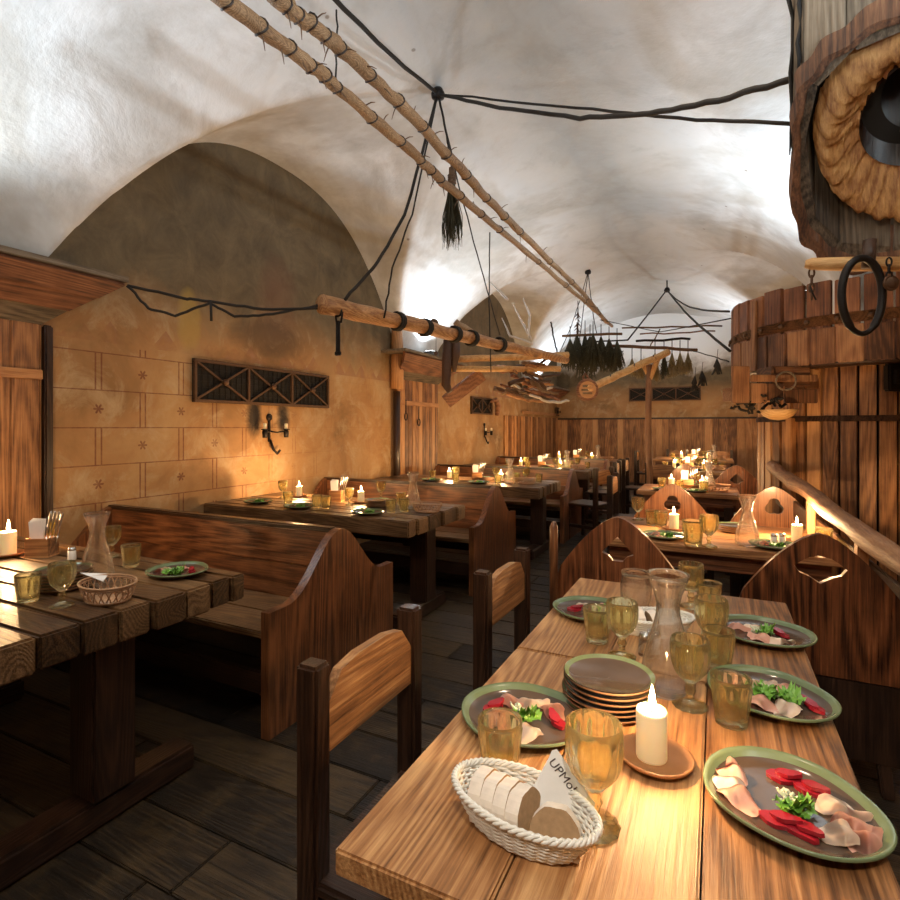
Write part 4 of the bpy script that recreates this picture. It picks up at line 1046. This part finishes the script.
p2 = pole_pts([(270, -8), (300, 17), (340, 47), (413, 117), (473, 183), (520, 232), (583, 293), (606, 322)], [3.16, 3.16, 3.15, 3.12, 3.06, 3.05, 3.10, 3.10])
birch('birch_pole', 'upper right peeled birch pole slung along the vault', p2, .036)
HUB1 = at_depth(438, 94, 4.24); HUB2 = at_depth(588, 272, 9.2); HUB3 = at_depth(667, 290, 10.0)
def rope(P, r, lab, sag=0, name='rope', amp=.004):
    if len(P) == 2: Q = wob(P[0], P[1], 16, amp, sag)
    else: Q = smooth_pts([Vector(p) for p in P], 6, amp)
    return hang(name, B().tube(Q, r, 7), 'rope', lab, 'rope', 'dark ropes under the vault')
def hook(p, lab, top=None):
    z = vault_z(p.x, p.y) if top is None else top
    b = B().tube([(p.x, p.y, z), (p.x, p.y, p.z)], .012, 8).lathe([(.001, -.05), (.05, -.03), (.055, .0), (.035, .04), (.001, .05)], (p.x, p.y, p.z), 14)
    return hang('ceiling_hook', b, 'iron', lab, 'hook')
hook(HUB1, 'black iron ceiling hook where the ropes of the near vault meet'); hook(HUB2, 'black ceiling hook of the second vault bay, above the pole tips'); hook(HUB3, 'black hook farthest down the vault, holding two ropes')
rope([HUB1, at_depth(385, 50, 3.5), at_depth(333, -2, 2.9), at_depth(322, -15, 2.8)], .014, 'thick dark rope running to the upper left over the birch poles')
tr = at_depth(796, 78, 2.02); tr2 = at_depth(796, 124, 2.05)
rope([HUB1, at_depth(500, 108, 3.6), at_depth(580, 118, 3.0), at_depth(650, 114, 2.6), at_depth(720, 100, 2.3), tr], .013, 'heavy sagging rope from the near hook to the hanging log')
rope([HUB1, at_depth(560, 106, 3.3), at_depth(680, 119, 2.5), tr2], .008, 'thin taut rope from the near hook to the hanging log')
L1a, L1b = at_z(322, 304, 2.2), at_z(566, 360, 2.16)
rope([HUB1, at_depth(405, 215, 4.0), at_depth(378, 262, 3.8), at_depth(345, 300, 3.68)], .012, 'rope from the near hook down to the butt of the hanging log beam')
rope([HUB1, at_depth(412, 215, 4.1), at_depth(392, 268, 4.0), at_depth(384, 318, 4.0)], .007, 'thin rope from the near hook down to the middle of the log beam')
rope([HUB1, at_depth(446, 130, 4.25), at_depth(452, 168, 4.25)], .009, 'short rope carrying the hanging twig broom')
rope([HUB1, at_depth(460, 190, 4.6), at_depth(480, 265, 5.2), at_depth(500, 335, 5.8)], .006, 'thin long cord from the near hook toward the hanging sticks')
rope([at_depth(490, 232, 5.5), at_depth(489, 300, 5.6), at_depth(491, 372, 5.6)], .006, 'thin vertical cord holding the twin sticks')
rope([at_depth(337, 10, 2.85), at_depth(337, 42, 2.85), at_depth(336, 84, 2.85)], .005, 'short straight cord tying the two birch poles together at the top')
for (a, c, dd, lab) in (((575, 365), .007, 8.6, 'cord from the second hook to the herb bundle'), ((597, 335), .007, 8.9, 'short cord from the second hook to the pole tips'), ((560, 352), .006, 8.2, 'slanting cord from the second hook to the stick bundle')):
    rope([HUB2, at_depth(*a, dd)], c, lab, .1)
vt = Vector((VX-1.0, VY-.25, 2.33))
rope([HUB3, vt], .010, 'upper dark rope from the far hook to the top of the round booth', .12)
rope([HUB3, Vector((VX-.99, VY-.1, 2.02))], .013, 'lower thick rope from the far hook to the band of the round booth', .06)
rope([HUB3, at_depth(628, 340, 8.0), at_depth(592, 342, 8.2)], .012, 'dark rope sagging left from the far hook to the herb bundles')
rope([at_depth(600, 320, 8.4), at_depth(660, 332, 7.6), Vector((VX-.99, VY-.2, 2.28))], .006, 'long thin cord crossing the far vault to the round booth', .0)
rope([at_depth(690, 350, 7.0), at_depth(715, 357, 6.2), Vector((VX-1.0, VY-.1, 1.93))], .006, 'low cord with small hanging rags near the round booth')
for (px, py, lab) in ((717, 366, 'small dark rag hanging on the low cord, right one'), (702, 378, 'small dark bundle hanging on the low cord, middle one'), (695, 383, 'small dark bundle hanging on the low cord, left one')):
    c = at_depth(px, py, 6.4 if px > 710 else 6.8); rr = random.Random(px); b = B()
    for k in range(8): b.tube([c+Vector((0, 0, .09)), c+Vector((rr.uniform(-.03, .03), rr.uniform(-.03, .03), 0)), c+Vector((rr.uniform(-.06, .06), rr.uniform(-.04, .04), -.10))], [.004, .014, .006], 5)
    b.tube([c+Vector((0, 0, .08)), c+Vector((.01, 0, .20))], .003, 5)
    hang('rag_bundle', b, 'rope', lab, 'bundle')
# twig broom
c = at_depth(452, 168, 4.25); t = thing('twig_broom', 'dark twig broom hanging head down under the near ceiling hook', 'broom', c); b = B(); rr = random.Random(5)
for k in range(110):
    a, q = rr.uniform(0, 2*PI), rr.uniform(.0, 1)**.5; ln = rr.uniform(.46, .64); b.tube([(0, 0, -.02), (.035*q*math.cos(a), .035*q*math.sin(a), -.20), (.085*q*math.cos(a+.2), .085*q*math.sin(a+.2), -ln*.8), (.10*q*math.cos(a+.3)+rr.uniform(-.02, .02), .10*q*math.sin(a), -ln)], [.004, .004, .003, .0015], 4)
obj('bristles', b, 'herb', t); obj('binding', B().tube([(.030*math.cos(k*.6), .030*math.sin(k*.6), -.05-.0016*k) for k in range(50)], .006, 5).tube([(0, 0, 0), (0, 0, -.16)], .026, 8), 'twig', t)
# log beam
lb = thing('log_beam', 'thick reddish log beam hanging along the left wall on a rope', 'beam')
Q = smooth_pts([L1a, L1a.lerp(L1b, .25)+Vector((0, 0, .0)), L1a.lerp(L1b, .6), L1b], 6, .006)
obj('log', B().tube(Q, [.066-.0012*i+R.uniform(-.003, .003) for i in range(len(Q))], 14), 'table_Y', lb)
ax = (L1b-L1a).normalized(); u = ax.orthogonal().normalized(); v = ax.cross(u)
for f_ in (.20, .29, .40, .47, .60):
    c = L1a.lerp(L1b, f_); b = B()
    for w_ in range(3): b.tube([c+(u*math.cos(k*PI/6)+v*math.sin(k*PI/6))*.068+ax*(.018*w_+.006*math.sin(k)) for k in range(12)], .010, 6, True)
    obj('lashing', b, 'rope', lb)
# garland ropes along the wall to the log
g0 = Vector((XL+.36, 2.2, 2.28)); g1 = L1a+Vector((-.02, -.02, -.03)); gm = g0.lerp(g1, .42)
rope([g0, g0.lerp(g1, .3)+Vector((0, 0, -.04)), gm+Vector((0, 0, -.04)), g0.lerp(g1, .7)+Vector((0, 0, -.05)), g1], .010, 'upper dark garland rope between the left cornice and the log beam')
rope([g0, g0.lerp(g1, .10)+Vector((0, 0, -.13)), g0.lerp(g1, .24)+Vector((0, 0, -.16)), gm+Vector((0, 0, -.05)), g0.lerp(g1, .55)+Vector((0, 0, -.12)), g0.lerp(g1, .75)+Vector((0, 0, -.08)), g1+Vector((0, 0, .02))], .009, 'lower looping garland rope between the left cornice and the log beam')
c = gm+Vector((.01, 0, -.04)); hang('hanging_peg', B().tube([c, c+Vector((.005, 0, -.13))], .009, 6), 'rope', 'short dark peg dangling from the middle of the garland rope', 'peg')
c = at_depth(338, 312, 3.72); b = B().tube([c+Vector((.03*math.cos(k*.52), 0, .03*math.sin(k*.52))) for k in range(12)], .008, 6, True).tube([c+Vector((-.03, .01, .0)), c+Vector((-.02, .01, -.07)), c+Vector((.02, .01, -.07)), c+Vector((.03, .01, 0))], .008, 6).box(c+Vector((0, .0, -.17)), (.035, .018, .22), None, .006).box(c+Vector((0, 0, -.285)), (.05, .022, .03), None, .006)
hang('iron_hook_tool', b, 'iron', 'black iron shackle with a long tongue hanging under the log beam butt', 'shackle')
# twin sticks, leaning board and branch bundle
for (a, c_, d0, d1, r, lab) in (((456, 359), (568, 355), 6.0, 6.3, .038, 'upper of the twin peeled sticks hanging level in front of the second pier'), ((452, 369), (560, 369), 5.95, 6.25, .034, 'lower of the twin peeled sticks hanging level'), ((455, 322), (500, 350), 5.9, 6.1, .035, 'pale split stick sloping into the branch bundle')):
    o = hang('peeled_stick', B().tube(smooth_pts([at_depth(*a, d0), at_depth(*c_, d1)], 10, .006), r, 10), 'honey_X' if a[0] < 454 or a[1] > 350 else 'birch_Y', lab, 'stick', 'sticks hanging in a bundle')
o = hang('leaning_board', B().plank(at_depth(446, 402, 6.1), at_depth(482, 374, 6.1), .05, .16, (.3, -.3, 1), .005), 'rust_X', 'reddish board slanting below the twin sticks', 'board')
o = hang('old_boot', B().tube([at_depth(448, 340, 5.8), at_depth(447, 360, 5.8), at_depth(446, 385, 5.8), at_depth(450, 392, 5.78)], [.05, .055, .05, .03], 10).tube([at_depth(456, 335, 5.8), at_depth(456, 352, 5.8), at_depth(454, 372, 5.8)], [.04, .05, .02], 10), 'leather', 'dark leather straps hanging in a bunch from the log beam', 'straps'); o.name = 'leather_straps'
c = at_depth(434, 324, 5.7); hang('hanging_bell', B().lathe([(.001, .06), (.03, .05), (.05, .02), (.058, -.03), (.05, -.05), (.001, -.052)], c, 16), 'rust_iron', 'small round rusty bell under the log beam, left of the leather straps', 'bell')
c = at_depth(436, 353, 5.6); hang('wooden_float', B().lathe([(.001, .022), (.02, .012), (.022, -.012), (.001, -.03)], c, 12).tube([c, at_depth(436, 332, 5.66)], .003, 5), 'leather', 'tiny dark wooden ball hanging on a thread below the bell', 'ball')
rr = random.Random(21)
cols = ['rust_X', 'board_X', 'twig', 'birch_Y', 'leather', 'bone']
for k in range(26):
    px, py = rr.uniform(505, 548), rr.uniform(362, 398); a = at_depth(px-rr.uniform(4, 16), py+rr.uniform(-8, 4), rr.uniform(6.0, 6.6)); e = at_depth(px+rr.uniform(8, 26), py+rr.uniform(-6, 12), rr.uniform(6.0, 6.6))
    side = ('left' if px < 520 else 'right' if px > 534 else 'middle'); lv = ('top' if py < 374 else 'bottom' if py > 386 else 'centre')
    hang('branch', B().tube(smooth_pts([a, a.lerp(e, .5)+Vector((0, 0, rr.uniform(-.06, .06))), e], 5, .012), [rr.uniform(.012, .030)]*5+[.016]*5+[.010], 8), cols[k % 6], 'crooked branch in the tangled bundle in front of the dark vault corner', 'branch', 'tangled branch bundle')
for k, (a, c_, e) in enumerate((((512, 303), (524, 325), (531, 340)), ((523, 298), (530, 315), (528, 336)), ((502, 318), (510, 336), (533, 344)), ((490, 282), (500, 292), (508, 300)))):
    hang('antler_tine', B().tube(smooth_pts([at_depth(*a, 6.3), at_depth(*c_, 6.25), at_depth(*e, 6.2)], 5, .003), [.004, .006, .008, .010, .012, .013, .014, .014, .015, .015, .013], 8), 'bone', ('pale curved antler tine, %s before the dark arch' % ('left upper', 'tallest', 'lowest', 'topmost')[k]), 'antler')
rope([at_depth(551, 322, 6.4), at_depth(553, 335, 6.4), at_depth(557, 352, 6.4)], .010, 'short dark iron spike standing up from the stick bundle')
# wooden disc
t = thing('wooden_disc', 'round orange wooden disc with slots hanging below the herbs', 'disc', at_depth(587, 390, 6.5), TH)
b = B(); out = [(.115*math.cos(2*PI*k/32), .115*math.sin(2*PI*k/32)) for k in range(32)]
hs = [[(x0+w_*c0, z0+.014*s0) for c0, s0 in ((-1, -1), (1, -1), (1, 1), (-1, 1))] for x0, z0, w_ in ((0, .045, .06), (0, .0, .075), (0, -.040, .06))]
b.prism(out, hs, .03, Matrix.Rotation(PI/2, 4, 'X')); obj('plate', b, 'board_X', t)
obj('edge', B().tube([(.115*math.cos(2*PI*k/32), -.015, .115*math.sin(2*PI*k/32)) for k in range(32)], .02, 8, True), 'rust_X', t)
obj('hanger', B().tube([(-.03, 0, .11), (-.05, 0, .16), (-.02, 0, .2), (.01, 0, .15), (.04, 0, .12)], .012, 6), 'rust_X', t)
# pole on a post
a, e = at_depth(590, 388, 6.6), at_depth(668, 352, 7.2); t = thing('cross_pole', 'rough orange pole sloping up from the wooden disc to the thin post', 'pole')
obj('stem', B().tube(smooth_pts([a, a.lerp(e, .5), e], 6, .008), .045, 10), 'honey_X', t)
b = B()
for f_ in (.25, .55, .8): c = a.lerp(e, f_); b.tube([c+Vector((0, .047*math.cos(k*PI/6), .047*math.sin(k*PI/6))) for k in range(12)], .008, 6, True)
obj('knots', b, 'dark_X', t)
c = at_depth(649, 420, 7.2); t = thing('wooden_post', 'thin peeled wooden post standing free in the aisle', 'post', (c.x, c.y, 0))
obj('shaft', B().tube([(0, 0, 0), (.01, 0, .7), (-.01, 0, 1.4), (0, 0, 2.2)], [.045, .042, .040, .038], 12), 'vat_Z', t); obj('fork', B().tube([(0, 0, 2.0), (.06, 0, 2.14), (.12, 0, 2.3)], .035, 8).tube([(0, 0, 2.05), (-.07, 0, 2.2), (-.1, 0, 2.26)], .03, 8), 'honey_Z', t)
# herb bundles
def herbs(n, lab, px, py, d, H, W, mat, seed):
    c = at_depth(px, py, d); rr = random.Random(seed); b = B()
    for k in range(n):
        a, q = rr.uniform(0, 2*PI), rr.uniform(0, 1)**.6; x, y = W*q*math.cos(a), W*q*math.sin(a); l = H*rr.uniform(.7, 1)
        b.tube([(0, 0, 0), (x*.45, y*.45, -l*.45), (x+rr.uniform(-.01, .01), y, -l)], [.004, .006, .003], 4)
        for m_ in range(2):
            z = -l*rr.uniform(.4, .95); b.tube([(x*.7, y*.7, z), (x*.7+rr.uniform(-.03, .03), y*.7+rr.uniform(-.03, .03), z-.03)], [.007, .002], 4)
    t = thing('herb_bundle', lab, 'herbs', c, 0, 'dried herb bundles'); obj('stalks', b, mat, t); obj('string', B().tube([(0, 0, -.02), (0, 0, .16)], .006, 5), 'rope', t)
names = ['far left', 'left', 'beside the tall stem', 'middle', 'right of the middle', 'right', 'far right', 'rear']
for k, (px, py, H, W) in enumerate(((570, 338, .42, .10), (577, 334, .46, .11), (585, 332, .62, .12), (593, 333, .50, .13), (601, 336, .46, .12), (609, 338, .44, .11), (617, 340, .40, .09), (590, 336, .35, .16))):
    herbs(85, 'dark dried herb bundle above the wooden disc, %s one' % names[k], px, py, 7.3+.1*(k % 3), H*1.1, W*1.35, 'herb', 40+k)
for k, (px, H) in enumerate(((632, .26), (641, .30), (655, .42), (664, .38), (672, .36), (680, .34), (688, .32))):
    herbs(36, 'pale dried straw bundle by the thin post, %s' % ('leftmost', 'second from the left', 'just right of the post', 'fourth', 'fifth', 'sixth', 'rightmost')[k], px, 352 if k > 1 else 358, 7.4, H, .07, 'hay' if k != 3 else 'herb', 60+k)
hang('hanging_rack', B().tube(wob(at_depth(612, 346, 7.4), at_depth(697, 350, 7.4), 8, .01), .022, 8), 'twig', 'dark stick carrying the pale straw bundles', 'stick')
hang('dark_rod', B().tube(wob(at_depth(562, 336, 7.4), at_depth(622, 334, 7.4), 8, .01), .018, 8), 'twig', 'dark rod carrying the dried herb bundles', 'rod')
c = at_depth(578, 308, 7.4); rr = random.Random(9); b = B()
for k in range(40): z = -rr.uniform(0, .42); b.tube([c+Vector((0, 0, z)), c+Vector((rr.uniform(-.05, .05), rr.uniform(-.05, .05), z-.05))], [.008, .003], 4)
b.tube([c+Vector((0, 0, .1)), c+Vector((0, 0, -.45))], .007, 5); hang('dried_plant', b, 'leather', 'tall dark dried stem standing over the herb rod', 'stem')
# basket of sticks high on the far vault
for k, (a, e, r) in enumerate((((622, 328), (722, 326), .014), ((640, 334), (715, 331), .012), ((636, 341), (690, 339), .020), ((660, 329), (650, 347), .010))):
    hang('hanging_lath', B().tube(wob(at_depth(*a, 8.6), at_depth(*e, 8.6), 6, .015), r, 7), ['twig', 'rust_X', 'iron', 'twig'][k], ('lath hanging before the bright far vault, %s' % ('topmost dark one', 'reddish second one', 'thick black third one', 'slanting crosspiece')[k]), 'lath', 'laths of the hanging frame')
# keys/tools on the pier door
for (px, py, lab) in ((402, 412, 'black iron clasp on the boarding of the second pier, left of the pair'), (415, 418, 'black iron handle on the boarding of the second pier, right of the pair')):
    c = on_left(px, py); c.x += .05; hang('door_iron', B().tube([c+Vector((.012, 0, .16)), c+Vector((.012, 0, -.02))], .006, 6).tube([c+Vector((.012, .035*math.cos(k*.52), -.06+.05*math.sin(k*.52))) for k in range(12)], .007, 6, True), 'iron', lab, 'ironwork')
c = on_left(492, 408); c.x += .10; hang('cow_horn', B().tube([c+Vector((0, -.30, .10)), c+Vector((.03, -.14, .15)), c+Vector((.03, -.02, .04)), c+Vector((0, .0, -.14))], [.02, .04, .055, .04], 10), 'rust_X', 'reddish curved horn hanging over the short far grille', 'horn')
# ================================================================ LIGHT
def make_uplight():
    t = thing('floodlight', '', 'lamp')
    obj('housing', B().bx(-.07, .07, -.10, .10, 0, .07, .008), 'lamp_body', t)
    obj('lens', B().bx(-.055, .055, -.085, .085, .07, .074), 'lens', t)
    return t
COOL = (.74, .87, 1.0)
UPL = ((XL+.24, 1.0, 2.335, 'near-left pier cornice', (.55, .1, 1)), (XL+.24, 6.55, 2.335, 'second left pier cornice', (.5, 0, 1)), (XL+.24, 12.0, 2.335, 'third left pier cornice', (.5, 0, 1)))
UP = [160, 205, 175]
for (x, y, z, w, d), pw in zip(UPL, UP):
    place('up', make_uplight, (x, y, z), 0, 'small floodlight lying on the %s, aimed at the vault' % w, 'floodlights aimed at the vault')
    light('uplight', 'SPOT', (x, y, z+.10), pw, COOL, .06, d, 150, .6)
for (x, y, z, pw, w) in ((.93, 1.0, 2.2, 225, 'bracket at the near right pier'), (.80, 5.5, 2.45, 210, 'top of the round booth'), (.8, 11.6, 2.25, 150, 'bracket at the far right pier')):
    place('up', make_uplight, (x-.08, y, z), 0, 'small floodlight on the %s, aimed at the vault' % w, 'floodlights aimed at the vault')
    light('uplight', 'SPOT', (x-.08, y, z+.10), pw, COOL, .06, (-.55, 0, 1), 150, .6)
# added warm fill lights, no fixtures: behind the camera position and above the aisle
light('warm fill light', 'AREA', (-.9, -.9, 3.2), 24, (1, .88, .72), .25, (.5, 1.2, -1.6))
light('warm fill light', 'AREA', (-.2, 2.2, 3.6), 12, (1, .80, .58), .2, (0, -.3, -1))
light('table lamp spot', 'SPOT', (.35, -.5, 3.0), 120, (1, .90, .76), .10, (-.45, 1.7, -2.2), 52, .8)  # unseen spot for the overhead light on the near table
light('table lamp spot', 'SPOT', (-2.2, .2, 3.0), 60, (1, .86, .66), .10, (-.2, 1.0, -2.2), 60, .9)  # added spot without a fixture, brightens the front beam table
w = bpy.data.worlds.new('world'); scn.world = w; w.use_nodes = True
w.node_tree.nodes['Background'].inputs[0].default_value = (.9, .75, .6, 1); w.node_tree.nodes['Background'].inputs[1].default_value = .03
scn.view_settings.view_transform = 'Standard'; scn.view_settings.look = 'None'; scn.view_settings.gamma = 1; scn.view_settings.exposure = 0.0
